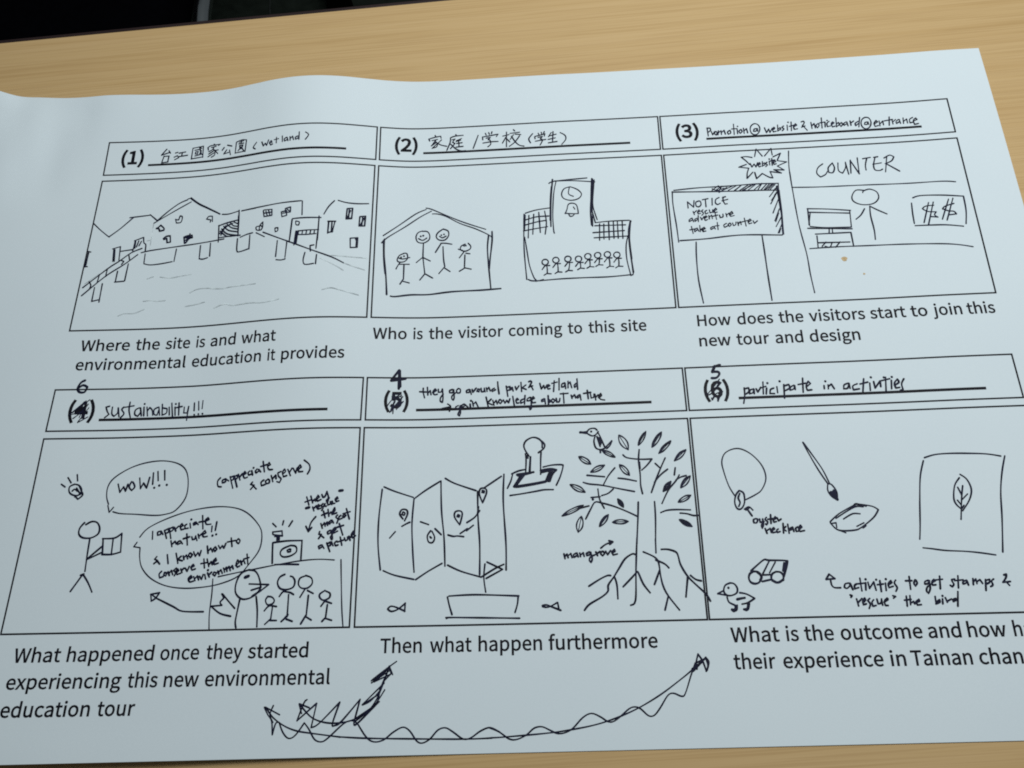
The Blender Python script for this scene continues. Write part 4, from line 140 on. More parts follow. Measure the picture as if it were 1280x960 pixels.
(5, 'handwritten_title', 'handwritten words participate in activities', 'pen', '66 5267 -2543 -3 -59 -14 -63|66 5266 -2551 33 7 -1 -31 -32 -22|66 5335 -2554 -28 -10 -6 -28 25 8 10 27|66 5336 -2557 -1 -35|66 5353 -2554 10 -27 25 37|66 5409 -2502 -8 -95|66 5382 -2550 44 12|66 5430 -2552 -8 -46|92 5440 -2512 1 -1|66 5482 -2554 -25 -11 -7 -31 32 -2|66 5506 -2544 0 -48|92 5531 -2501 1 -1|66 5559 -2529 -9 -108|66 5559 -2540 36 10 2 -29 -40 -21|66 5631 -2537 -28 -16 -3 -23 27 10 9 26|66 5636 -2540 1 -32|66 5702 -2483 -11 -114|66 5663 -2533 59 9|66 5723 -2553 30 24 -13 19 -21 -37 5 -35 32 3|66 5849 -2549 -1 -26|92 5863 -2515 1 -1|66 5879 -2545 -2 -31|66 5879 -2559 24 20 17 -39|66 6029 -2537 -34 -13 -7 -31 29 5 16 36|66 6033 -2540 1 -39|66 6090 -2545 -34 -16 0 -31 43 6|66 6143 -2507 -22 -103|66 6110 -2548 59 13|66 6181 -2544 -5 -57|92 6196 -2498 1 -1|66 6211 -2533 2 -52 45 55|66 6258 -2530 -3 -46|66 6302 -2503 -16 -114|66 6269 -2528 59 12|92 6289 -2503 1 -1|66 6339 -2528 -10 -68|92 6346 -2502 1 -1|66 6354 -2569 35 21 -6 26 -26 -30 3 -40 27 4|66 6430 -2521 -23 -39 2 -46 -21 -5'),
(5, 'necklace_drawing', 'cord loop with an oval pendant', 'pen', '50 5107 -3363 -34 73 -25 112 -5 73 30 61 67 30 63 -9 69 -51 54 -81 13 -89 -39 -81 -52 -37 -71 -33|64 5142 -3326 -27 -32 -14 -54 13 -44 29 -1 26 43 2 65 -24 21|64 5143 -3348 -14 -32 9 -33 -12 -27'),
(5, 'handwritten_note', 'words oyster necklace with a small arrow', 'pen', '64 5210 -3512 -30 54|64 5163 -3463 33 16 24 -23|64 5173 -3468 23 15|66 5235 -3532 -18 -7 0 -22 19 0 9 22 -8 6|66 5259 -3535 1 -23 18 2 2 20|66 5280 -3536 0 -40 -10 -24 -2 20 19 26|66 5307 -3526 -10 -13 15 -20 -9 -18 -6 5|66 5338 -3507 -4 -62|66 5316 -3539 38 3|66 5352 -3545 19 11 -3 11 -15 -18 2 -20 17 4|66 5380 -3530 8 -23 19 13|66 5289 -3605 9 -33|66 5296 -3621 27 17 5 -29|66 5335 -3617 18 8 -6 9 -12 -15 4 -20 19 4|66 5378 -3610 -11 -8 2 -16 20 6|66 5416 -3571 -5 -69|66 5432 -3594 -19 -17 17 -14|66 5447 -3579 2 -62|66 5476 -3600 -18 -8 -2 -13 18 8|66 5478 -3600 5 -31|66 5513 -3599 -15 -10 2 -22 22 4|66 5518 -3619 22 17 -7 14 -15 -22 7 -22 31 6'),
(5, 'paintbrush_drawing', 'paintbrush with a dark tip', 'pen', '50 5634 -2983 24 -71 54 -136 52 -107|50 5636 -2983 50 -95 57 -114 34 -106|50 5763 -3300 -6 -46 19 -44 37 -29 4 60 -28 55 -26 4|90 5770 -3363 35 -39|90 5786 -3358 28 -55|90 5798 -3348 11 -60|90 5776 -3358 28 -17|90 5777 -3385 32 -28'),
(5, 'shell_drawing', 'oyster shell outline below the paintbrush', 'pen', '55 5740 -3569 68 54 112 57 32 6 89 -17 39 -26 -42 -54 -92 -66 -54 -19 -102 3 -44 43 -6 19|55 5747 -3582 31 4 0 -32|55 5781 -3626 52 -24|55 5955 -3620 23 15|55 5921 -3454 21 6 59 -20|55 5833 -3553 67 35 51 -2|55 5916 -3607 50 23|55 5783 -3546 135 75 62 1'),
(5, 'leaf_card_drawing', 'square card with a single leaf drawn on it', 'pen', '55 6461 -3131 75 20 102 5 136 -5 118 -9 92 -19|55 6450 -3152 -42 -112 -34 -162 -33 -188 -20 -95|55 7011 -3139 -44 -116 -40 -143 -32 -187 -45 -228|55 6332 -3769 58 -8 85 -14 131 -10 94 -12 100 -18|55 6680 -3262 38 -37 16 -73 -29 -75 -60 -74|55 6670 -3286 -42 -53 -24 -86 6 -47 29 -37|55 6681 -3343 -26 -93 -33 -145|55 6645 -3354 16 -54|55 6701 -3404 -47 -41|55 6625 -3446 18 -32|55 6662 -3483 -23 -26'),
(5, 'toy_car_drawing', 'small boxy car with two round wheels', 'pen', '62 5157 -3894 51 41 47 33 33 -5 109 -5 13 -15 -36 -93|62 5387 -3845 -14 -55|62 5401 -3837 -25 -93|62 5289 -3829 -55 -88|62 5328 -3839 -47 -71|62 5233 -3924 59 1|62 5224 -3968 56 11|70 5174 -3898 -26 -15 -11 -28 8 -27 24 -13 29 5 20 23 2 29 -17 22 -29 4|70 5325 -3904 -26 -13 -11 -24 8 -24 24 -12 28 5 20 20 2 25 -17 19 -28 4|90 5198 -3904 26 -30 -12 -25|90 5292 -3961 35 -16 40 18'),
(5, 'duckling_drawing', 'little bird standing beside the car', 'pen', '64 5008 -3972 -35 -15 -14 -37 15 -28 34 -4 37 17 6 33 -18 28 -25 6|90 4992 -4004 1 -1|64 4959 -4022 -42 -20 57 -12|64 4977 -4067 9 -33 35 -20|64 5064 -4039 45 -10 51 -30|64 5160 -4079 -49 -28 -39 -8|64 5025 -4122 -2 -24 -22 -4|64 5038 -4122 -6 -29 -23 -10|64 5110 -4115 -8 -29 -21 -6|64 5120 -4112 -10 -37 -18 -7|90 5042 -4083 30 6 22 3|90 5001 -4150 12 -9|90 5081 -4150 15 -6'),
(5, 'handwritten_note', 'two handwritten lines about stamps with a curled arrow', 'pen', '64 5741 -4023 -40 2 -17 17 -3 33|64 5677 -3930 -25 -35 60 4 -35 31|64 5655 -3965 22 2|64 5795 -4072 12 -5 -9 -11|64 6074 -4084 17 -6 -15 -10|64 5799 -3993 -25 -5 -9 -22 15 -8 22 16 5 18|64 5807 -3996 12 -41|64 5849 -4000 -15 -11 -1 -21 26 7|64 5877 -3963 0 -84|64 5855 -4000 46 4|64 5910 -3994 -6 -48|90 5913 -3971 1 0|64 5926 -3991 4 -41 34 42|64 5964 -3990 7 -54|90 5983 -3975 0 0|64 6006 -3982 -2 -73|64 5985 -4009 41 4|64 6040 -4000 -3 -48|90 6047 -3973 0 0|64 6057 -4011 26 13 -5 14 -20 -22 1 -24 28 8|64 6110 -3982 -11 -19 13 -30 -12 -24|64 6203 -3960 -5 -84|64 6174 -3988 42 0|64 6239 -3983 -12 -22 7 -18 14 18 -4 20|64 5833 -4100 6 -45|64 5839 -4124 29 26|64 5872 -4122 19 13 -4 14 -16 -22 1 -21 20 5|64 5919 -4099 -13 -13 12 -22 -12 -29|64 5944 -4108 -13 -15 1 -27 22 5|64 5966 -4103 3 -32 19 5 8 26|64 5996 -4104 1 -40|64 6010 -4125 27 15 -3 11 -21 -18 2 -30 18 0|64 6161 -4089 -5 -66|64 6145 -4115 43 4|64 6185 -4087 -6 -58|64 6181 -4135 21 10 5 -16|64 6216 -4133 26 10 -3 11 -21 -16 6 -21 24 2|64 6324 -3988 -23 -8 -4 -16 20 2 14 19|64 6328 -3996 -1 -46 -17 -32 -10 16 11 27 30 18|64 6345 -4005 24 13 -7 8 -16 -16 1 -21 22 2|64 6403 -3963 -11 -84|64 6375 -3987 43 3|64 6498 -3985 -19 -2 0 -13 7 -19 -14 -16 -11 10|64 6523 -3964 -12 -80|64 6496 -3995 56 4|64 6573 -3995 -23 -7 -3 -16 19 5 9 16|64 6575 -3997 5 -30|64 6617 -3985 -5 -40|64 6616 -4007 19 19 2 -30|64 6640 -4005 21 13 13 -27|64 6698 -3993 -12 -72|64 6699 -3998 25 5 -4 -19 -23 -10|64 6751 -3991 -16 -13 3 -25 -16 -11|64 6823 -3966 17 5 -8 -24 -25 -29 49 4|64 6829 -4012 16 -23|64 6348 -4096 -2 -43|64 6344 -4144 29 10 0 16 -24 -16|64 6393 -4113 -4 -32|90 6397 -4093 0 -1|64 6413 -4106 7 -29|64 6419 -4130 32 15|64 6480 -4113 -20 -7 0 -12 24 11|64 6502 -4068 -19 -95'),
(-1, 'scribbled_arrow', 'short crossed out zigzag arrow below the captions', 'pen', '55 2098 -4703 73 -74 69 -33 83 -13 89 7 73 23 72 41 56 83 41 106 30 93|55 2094 -4699 69 -26|55 2144 -4674 -20 -22 -37 -108 123 106 -26 -149|55 2184 -4847 50 24 130 130 -41 -132 16 -12 43 25 116 134 -28 -121 -5 -28 22 0 139 133|55 2094 -4703 20 -56|48 2456 -4809 43 30 108 75 19 77|48 2470 -4799 88 40 64 62|48 2464 -4820 65 48 71 61 60 91|48 2514 -4713 106 65|48 2514 -4711 140 133|48 2518 -4713 51 24 57 62|48 2568 -4576 121 77|48 2571 -4558 113 84 48 33|48 2567 -4562 92 56 -73 -63 111 48|48 2684 -4470 25 -55|48 2680 -4478 17 -36 -22 -28 -29 -28|48 2582 -4559 91 67|48 2626 -4620 34 85'),
(-1, 'scribbled_arrow', 'long wavy two headed arrow across the sheet bottom', 'pen', '50 1862 -4717 27 -46 30 -42 12 -83 16 69 22 7 31 -63 40 -36 43 18 54 75 33 -39 41 -62 46 -16 42 22 99 87 58 17 35 -22|50 1870 -4717 98 -48|50 1922 -4707 -18 -56 24 -49|50 1878 -4724 47 -57 79 -53 85 -32 105 -17 164 -22 24 -3|50 2488 -4826 62 -84 52 -30 63 11 62 46 62 29 46 -24 46 -60 38 -14 50 25 50 52 50 13 51 -27 64 -42 51 6 63 40 63 20 63 -28|50 2378 -4907 185 -11 355 -9 291 -5 165 4|50 3352 -4865 69 -28 63 -42 50 -4 63 26 51 40 51 8 50 -21 49 -21 51 4 51 26 66 63 57 25 56 -21 48 -30 38 0 52 34 53 41 38 11 37 -13 47 -42 38 2 41 44 56 76 39 12 49 -19 26 17 48 114 33 72|50 3364 -4927 95 4 252 17 163 18 203 37 204 68 183 92 160 105 81 59 89 66|66 4704 -4539 91 84 11 -49 -16 -37|66 4790 -4541 -17 62 -27 46 -18 -58 3 -36|66 4722 -4491 72 30|66 4699 -4527 67 42|66 4795 -4458 16 -28 -15 -49'),
]

# ------------------------------------------------------------------ helpers
def tag(o, label=None, cat=None, group=None, kind=None):
    if label: o["label"] = label
    if cat: o["category"] = cat
    if group: o["group"] = group
    if kind: o["kind"] = kind
    return o

def empty(name, loc):
    o = bpy.data.objects.new(name, None)
    COL.objects.link(o); o.location = loc
    return o

def link_mesh(name, bm, mat, parent=None, smooth=False):
    me = bpy.data.meshes.new(name)
    bm.normal_update()
    bm.to_mesh(me); bm.free()
    me.materials.append(mat)
    if smooth:
        for p in me.polygons: p.use_smooth = True
    o = bpy.data.objects.new(name, me)
    COL.objects.link(o)
    if parent: o.parent = parent
    return o

def new_mat(name):
    m = bpy.data.materials.new(name); m.use_nodes = True
    nt = m.node_tree
    return m, nt, nt.nodes["Principled BSDF"]

def node(nt, kind, **kw):
    n = nt.nodes.new(kind)
    for k, v in kw.items():
        if k.startswith("i_"): n.inputs[k[2:]].default_value = v
        else: setattr(n, k, v)
    return n

def ramp(nt, stops):
    r = nt.nodes.new("ShaderNodeValToRGB")
    e = r.color_ramp.elements
    while len(e) < len(stops): e.new(0.5)
    for el, (p, c) in zip(e, stops):
        el.position = p; el.color = (*c, 1)
    return r

# ------------------------------------------------------------------ materials
def paper_mat():
    m, nt, b = new_mat("paper")
    L = nt.links
    tc = node(nt, "ShaderNodeTexCoord")
    n1 = node(nt, "ShaderNodeTexNoise"); n1.inputs["Scale"].default_value = 2200; n1.inputs["Detail"].default_value = 3
    n2 = node(nt, "ShaderNodeTexNoise"); n2.inputs["Scale"].default_value = 14; n2.inputs["Detail"].default_value = 2
    L.new(tc.outputs["Object"], n1.inputs["Vector"]); L.new(tc.outputs["Object"], n2.inputs["Vector"])
    r1 = ramp(nt, [(0.3, (0.676, 0.768, 0.808)), (0.7, (0.702, 0.794, 0.834))])
    L.new(n1.outputs["Fac"], r1.inputs["Fac"])
    r2 = ramp(nt, [(0.3, (0.975, 0.978, 0.985)), (0.7, (1, 1, 1))])
    L.new(n2.outputs["Fac"], r2.inputs["Fac"])
    mx = node(nt, "ShaderNodeMix", data_type='RGBA', blend_type='MULTIPLY')
    mx.inputs[0].default_value = 1.0
    L.new(r1.outputs["Color"], mx.inputs[6]); L.new(r2.outputs["Color"], mx.inputs[7])
    L.new(mx.outputs[2], b.inputs["Base Color"])
    b.inputs["Roughness"].default_value = 0.75
    b.inputs["Specular IOR Level"].default_value = 0.3
    bp = node(nt, "ShaderNodeBump"); bp.inputs["Strength"].default_value = 0.06; bp.inputs["Distance"].default_value = 0.0001
    L.new(n1.outputs["Fac"], bp.inputs["Height"]); L.new(bp.outputs["Normal"], b.inputs["Normal"])
    return m

def ink_mat(name, col, rough=0.5):
    m, nt, b = new_mat(name)
    tc = node(nt, "ShaderNodeTexCoord")
    n = node(nt, "ShaderNodeTexNoise"); n.inputs["Scale"].default_value = 260; n.inputs["Detail"].default_value = 2
    nt.links.new(tc.outputs["Object"], n.inputs["Vector"])
    r = ramp(nt, [(0.3, tuple(c * 0.8 for c in col)), (0.75, tuple(min(1, c * 2.6) for c in col))])
    nt.links.new(n.outputs["Fac"], r.inputs["Fac"])
    nt.links.new(r.outputs["Color"], b.inputs["Base Color"])
    b.inputs["Roughness"].default_value = rough
    b.inputs["Specular IOR Level"].default_value = 0.08
    return m

def wood_mat():
    m, nt, b = new_mat("oak_laminate")
    L = nt.links
    tc = node(nt, "ShaderNodeTexCoord")
    # long fine pores running along the desk, two scales of streaks and slow colour drift
    def streak(sx, sy, scale, detail, dist=0.0):
        mp = node(nt, "ShaderNodeMapping"); mp.inputs["Scale"].default_value = (sx, sy, 1)
        L.new(tc.outputs["Object"], mp.inputs["Vector"])
        n = node(nt, "ShaderNodeTexNoise")
        n.inputs["Scale"].default_value = scale; n.inputs["Detail"].default_value = detail
        n.inputs["Distortion"].default_value = dist
        L.new(mp.outputs["Vector"], n.inputs["Vector"])
        return n
    a = streak(5, 420, 1.0, 5, 0.15)
    c = streak(2.2, 90, 1.0, 3, 0.3)
    d = streak(18, 1500, 1.0, 2)
    ra = ramp(nt, [(0.28, (0.545, 0.372, 0.172)), (0.50, (0.570, 0.396, 0.190)), (0.74, (0.590, 0.414, 0.206))])
    L.new(a.outputs["Fac"], ra.inputs["Fac"])
    rc = ramp(nt, [(0.30, (0.955, 0.935, 0.91)), (0.60, (1.0, 1.0, 1.0))])
    L.new(c.outputs["Fac"], rc.inputs["Fac"])
    rd = ramp(nt, [(0.38, (0.88, 0.85, 0.81)), (0.52, (1.0, 1.0, 1.0))])
    L.new(d.outputs["Fac"], rd.inputs["Fac"])
    m1 = node(nt, "ShaderNodeMix", data_type='RGBA', blend_type='MULTIPLY'); m1.inputs[0].default_value = 1
    L.new(ra.outputs["Color"], m1.inputs[6]); L.new(rc.outputs["Color"], m1.inputs[7])
    m2 = node(nt, "ShaderNodeMix", data_type='RGBA', blend_type='MULTIPLY'); m2.inputs[0].default_value = 0.8
    L.new(m1.outputs[2], m2.inputs[6]); L.new(rd.outputs["Color"], m2.inputs[7])
    L.new(m2.outputs[2], b.inputs["Base Color"])
    b.inputs["Roughness"].default_value = 0.42
    b.inputs["Specular IOR Level"].default_value = 0.25
    bp = node(nt, "ShaderNodeBump"); bp.inputs["Strength"].default_value = 0.08; bp.inputs["Distance"].default_value = 0.0003
    L.new(d.outputs["Fac"], bp.inputs["Height"]); L.new(bp.outputs["Normal"], b.inputs["Normal"])
    return m

def plain_mat(name, col, rough=0.6, metal=0.0, vary=0.15, scale=30, spec=0.3):
    m, nt, b = new_mat(name)
    b.inputs["Specular IOR Level"].default_value = spec
    tc = node(nt, "ShaderNodeTexCoord")
    n = node(nt, "ShaderNodeTexNoise"); n.inputs["Scale"].default_value = scale; n.inputs["Detail"].default_value = 4
    nt.links.new(tc.outputs["Object"], n.inputs["Vector"])
    r = ramp(nt, [(0.3, tuple(c * (1 - vary) for c in col)), (0.7, tuple(c * (1 + vary) for c in col))])
    nt.links.new(n.outputs["Fac"], r.inputs["Fac"])
    nt.links.new(r.outputs["Color"], b.inputs["Base Color"])
    b.inputs["Roughness"].default_value = rough
    b.inputs["Metallic"].default_value = metal
    return m

PAPER = paper_mat()
WOOD = wood_mat()
PRINT = ink_mat("printed_ink", (0.005, 0.005, 0.008))
PEN = ink_mat("pen_ink", (0.005, 0.006, 0.017))
FAINT = ink_mat("dry_pen_ink", (0.33, 0.375, 0.405))
INK = {'pen': PEN, 'faint': FAINT}
EDGE = plain_mat("dark_edge_band", (0.022, 0.012, 0.012), 0.5)
FLOOR = plain_mat("dark_floor_covering", (0.038, 0.050, 0.040), 0.8, 0, 0.25, 60, 0.1)
BLACK = plain_mat("black_upholstery", (0.0014, 0.0015, 0.0026), 0.9, 0, 0.3, 200, 0.03)
PLASTIC = plain_mat("black_plastic", (0.002, 0.002, 0.002), 0.7, 0, 0.2, 30, 0.05)
CHROME = plain_mat("chrome_tube", (0.72, 0.74, 0.74), 0.22, 1.0, 0.05)
GREY = plain_mat("grey_joint", (0.06, 0.07, 0.065), 0.7)
STEEL = plain_mat("painted_steel", (0.25, 0.25, 0.26), 0.5, 0.3)

# ------------------------------------------------------------------ the paper's shape
_H = [int(v) / 100.0 for v in HEIGHTS.split()]
_DX = (GX1 - GX0) / (NX - 1); _DY = (GY1 - GY0) / (NY - 1)
def _cr(t):
    return ((-t + 2*t*t - t**3) / 2, (2 - 5*t*t + 3*t**3) / 2, (t + 4*t*t - 3*t**3) / 2, (-t*t + t**3) / 2)
def height(x, y):
    u = min(max((x - GX0) / _DX, 0), NX - 1); v = min(max((y - GY0) / _DY, 0), NY - 1)
    i = min(int(u), NX - 2); j = min(int(v), NY - 2)
    wa = _cr(u - i); wc = _cr(v - j); s = 0.0
    for m in range(4):
        r = min(max(j - 1 + m, 0), NY - 1) * NX
        q = 0.0
        for n in range(4):
            q += wa[n] * _H[r + min(max(i - 1 + n, 0), NX - 1)]
        s += wc[m] * q
    return s

def on_sheet(x, y, lift=0.07):
    return Vector((x * MM, y * MM, (height(x, y) + lift) * MM))

# ------------------------------------------------------------------ desk and what shows behind it
deskA = Vector((-0.0650, 0.0652, 0)); deskB = Vector((0.1383, 0.0753, 0))
dirx = (deskB - deskA).normalized()
desk_rot = math.atan2(dirx.y, dirx.x)
def bevel_box(x0, x1, y0, y1, z0, z1, bev=0.0015):
    bm = bmesh.new()
    bmesh.ops.create_cube(bm, size=1)
    for v in bm.verts:
        v.co = Vector(((x0 + x1) / 2 + v.co.x * (x1 - x0), (y0 + y1) / 2 + v.co.y * (y1 - y0), (z0 + z1) / 2 + v.co.z * (z1 - z0)))
    if bev: bmesh.ops.bevel(bm, geom=bm.edges[:], offset=bev, segments=2, affect='EDGES', profile=0.5)
    return bm

floor = link_mesh("floor", bevel_box(-4, 4, -3, 5, -0.05, 0.0, 0), FLOOR)
tag(floor, "dark floor behind the desk", "floor", kind="structure")

desk = empty("desk", (deskA.x, deskA.y, 0))
desk.rotation_euler = (0, 0, desk_rot)
tag(desk, "light oak laminate desk under the paper sheet", "desk")
link_mesh("desktop", bevel_box(-0.55, 1.05, -0.72, -0.0012, DESK_Z - 0.025, DESK_Z, 0.0008), WOOD, desk)
link_mesh("edge_band", bevel_box(-0.55, 1.05, -0.0012, 0.0008, DESK_Z - 0.025, DESK_Z - 0.0004, 0.0003), EDGE, desk)
for lx in (-0.48, 0.96):
    for ly in (-0.66, -0.08):
        link_mesh("leg", bevel_box(lx, lx + 0.04, ly, ly + 0.04, 0.0, DESK_Z - 0.0252, 0.002), STEEL, desk)

def tube_bm(path, rad, n=14, close=True):
    bm = bmesh.new(); rings = []
    for k, p in enumerate(path):
        a = path[max(k - 1, 0)]; b = path[min(k + 1, len(path) - 1)]
        d = (b - a).normalized()
        up = Vector((0, 1, 0)) if abs(d.y) < 0.9 else Vector((1, 0, 0))
        s = d.cross(up).normalized(); t = s.cross(d)
        rings.append([bm.verts.new(p + s * rad * math.cos(2*math.pi*i/n) + t * rad * math.sin(2*math.pi*i/n)) for i in range(n)])
    for k in range(len(rings) - 1):
        for i in range(n):
            bm.faces.new((rings[k][i], rings[k][(i+1) % n], rings[k+1][(i+1) % n], rings[k+1][i]))
    bm.faces.new(rings[0][::-1]); bm.faces.new(rings[-1])
    return bm

def smooth_path(pts, n=8):
    out = []
    P = [pts[0]] + pts + [pts[-1]]
    for i in range(1, len(P) - 2):
        for k in range(n):
            w = _cr(k / n)
            out.append(P[i-1]*w[0] + P[i]*w[1] + P[i+1]*w[2] + P[i+2]*w[3])
    out.append(pts[-1])
    return out

# visitor chair with black cushion and chromed tube frame, left behind the desk
SEAT = 0.45
chair = empty("visitor_chair", (-0.36, 0.60, 0))
tag(chair, "black cushioned chair with a chromed tube frame behind the desk", "chair")
def seat_bm(x0, x1, y0, y1, z0, z1):
    bm = bevel_box(x0, x1, y0, y1, z0, z1, 0)
    bmesh.ops.bevel(bm, geom=bm.edges[:], offset=0.022, segments=5, affect='EDGES', profile=0.5)
    return bm
cx, cy = chair.location.x, chair.location.y
link_mesh("seat", seat_bm(-0.22, 0.2115, -0.28, 0.18, SEAT - 0.05, SEAT + 0.012), BLACK, chair, True)
link_mesh("backrest", seat_bm(-0.21, 0.20, 0.20, 0.245, SEAT + 0.10, SEAT + 0.44), BLACK, chair, True)
for s in (1, -1):
    X = 0.2265 if s == 1 else -0.235
    pts = [Vector((X, 0.222, SEAT + 0.40)), Vector((X, 0.215, SEAT + 0.05)), Vector((X, 0.17, SEAT - 0.02)), Vector((X, -0.05, SEAT - 0.03)),
           Vector((X - 0.002, -0.20, SEAT - 0.03)), Vector((X, -0.25, SEAT - 0.08)), Vector((X, -0.26, 0.05)), Vector((X, -0.20, 0.012)), Vector((X, 0.2, 0.011))]
    link_mesh("frame_tube", tube_bm(smooth_path(pts), 0.0085), CHROME, chair, True)

# swivel chair: only two arms of its star base show past the desk edge
sw = empty("swivel_chair", (-0.20, 1.10, 0))
tag(sw, "black swivel chair whose star base shows past the desk edge", "chair")
for k in range(5):
    ang = math.radians(-92 + 72 * k + 18)
    d = Vector((math.cos(ang), math.sin(ang), 0)); s = Vector((-d.y, d.x, 0))
    bm = bmesh.new()
    secs = []
    for t, w, z0, z1 in ((0.03, 0.028, 0.07, 0.115), (0.16, 0.024, 0.068, 0.10), (0.32, 0.017, 0.062, 0.085)):
        secs.append([bm.verts.new(d * t + s * w * a + Vector((0, 0, zz))) for a, zz in ((-1, z0), (1, z0), (0.75, z1), (-0.75, z1))])
    for q in range(2):
        for i in range(4):
            bm.faces.new((secs[q][i], secs[q][(i+1) % 4], secs[q+1][(i+1) % 4], secs[q+1][i]))
    bm.faces.new(secs[0][::-1]); bm.faces.new(secs[-1])
    bmesh.ops.recalc_face_normals(bm, faces=bm.faces[:])
    link_mesh("base_arm", bm, PLASTIC, sw)
    bm = bmesh.new()
    bmesh.ops.create_cone(bm, cap_ends=True, segments=24, radius1=0.028, radius2=0.028, depth=0.04,
                          matrix=Matrix.Translation(d * 0.31 + Vector((0, 0, 0.029))) @ Matrix.Rotation(ang, 4, 'Z') @ Matrix.Rotation(math.pi/2, 4, 'X'))
    link_mesh("castor", bm, PLASTIC, sw, False)
link_mesh("gas_column", tube_bm([Vector((0, 0, 0.06)), Vector((0, 0, 0.42))], 0.028), PLASTIC, sw, True)
link_mesh("seat", seat_bm(-0.24, 0.24, -0.23, 0.23, 0.42, 0.50), BLACK, sw, True)
link_mesh("backrest", seat_bm(-0.22, 0.22, 0.24, 0.30, 0.56, 1.0), BLACK, sw, True)
link_mesh("back_stem", tube_bm([Vector((0, 0.20, 0.44)), Vector((0, 0.27, 0.47)), Vector((0, 0.31, 0.62))], 0.015), PLASTIC, sw, True)

# thin grey cable lying on the floor
cable = link_mesh("cable", tube_bm(smooth_path([Vector((-0.244, 0.80, 0.003)), Vector((-0.2445, 0.86, 0.003)), Vector((-0.2475, 0.89, 0.003)), Vector((-0.27, 1.3, 0.003))]), 0.0012), GREY, None, True)
tag(cable, "thin grey cable lying on the dark floor", "cable")

# ------------------------------------------------------------------ the sheet
sheet_bm = bmesh.new()
NXs, NYs = 190, 118
T_TH = 0.14
top = []; bot = []
for j in range(NYs + 1):
    for i in range(NXs + 1):
        x = GX0 + (GX1 - GX0) * i / NXs; y = GY0 + (GY1 - GY0) * j / NYs
        z = height(x, y)
        y += (x - 175) * 0.0078 * max(0.0, 1 - j / 12) ** 2 - 0.15 * (j < 3)
        top.append(sheet_bm.verts.new((x * MM, y * MM, z * MM)))
        bot.append(sheet_bm.verts.new((x * MM, y * MM, (z - T_TH) * MM)))
sheet_bm.verts.ensure_lookup_table()
W1 = NXs + 1
for j in range(NYs):
    for i in range(NXs):
        a, b_, c, d = j*W1+i, j*W1+i+1, (j+1)*W1+i+1, (j+1)*W1+i
        sheet_bm.faces.new((top[a], top[b_], top[c], top[d]))
        sheet_bm.faces.new((bot[d], bot[c], bot[b_], bot[a]))
ring = [i for i in range(NXs)] + [j*W1+NXs for j in range(NYs)] + [NYs*W1+i for i in range(NXs, 0, -1)] + [j*W1 for j in range(NYs, 0, -1)]
for k in range(len(ring)):
    a, b_ = ring[k], ring[(k+1) % len(ring)]
    sheet_bm.faces.new((top[b_], top[a], bot[a], bot[b_]))
for e in sheet_bm.edges:
    if len(e.link_faces) == 2 and (len(e.link_faces[0].verts) == 4):
        e.smooth = True
RIM = set(top[i] for i in ring) | set(bot[i] for i in ring)
for e in sheet_bm.edges:
    if e.verts[0] in RIM and e.verts[1] in RIM: e.smooth = False
sheet = link_mesh("storyboard_sheet", sheet_bm, PAPER, None, True)
sheet.location = (0, 0, BASE_Z)
tag(sheet, "large white storyboard sheet with six printed panels and pen drawings on the desk", "paper sheet")

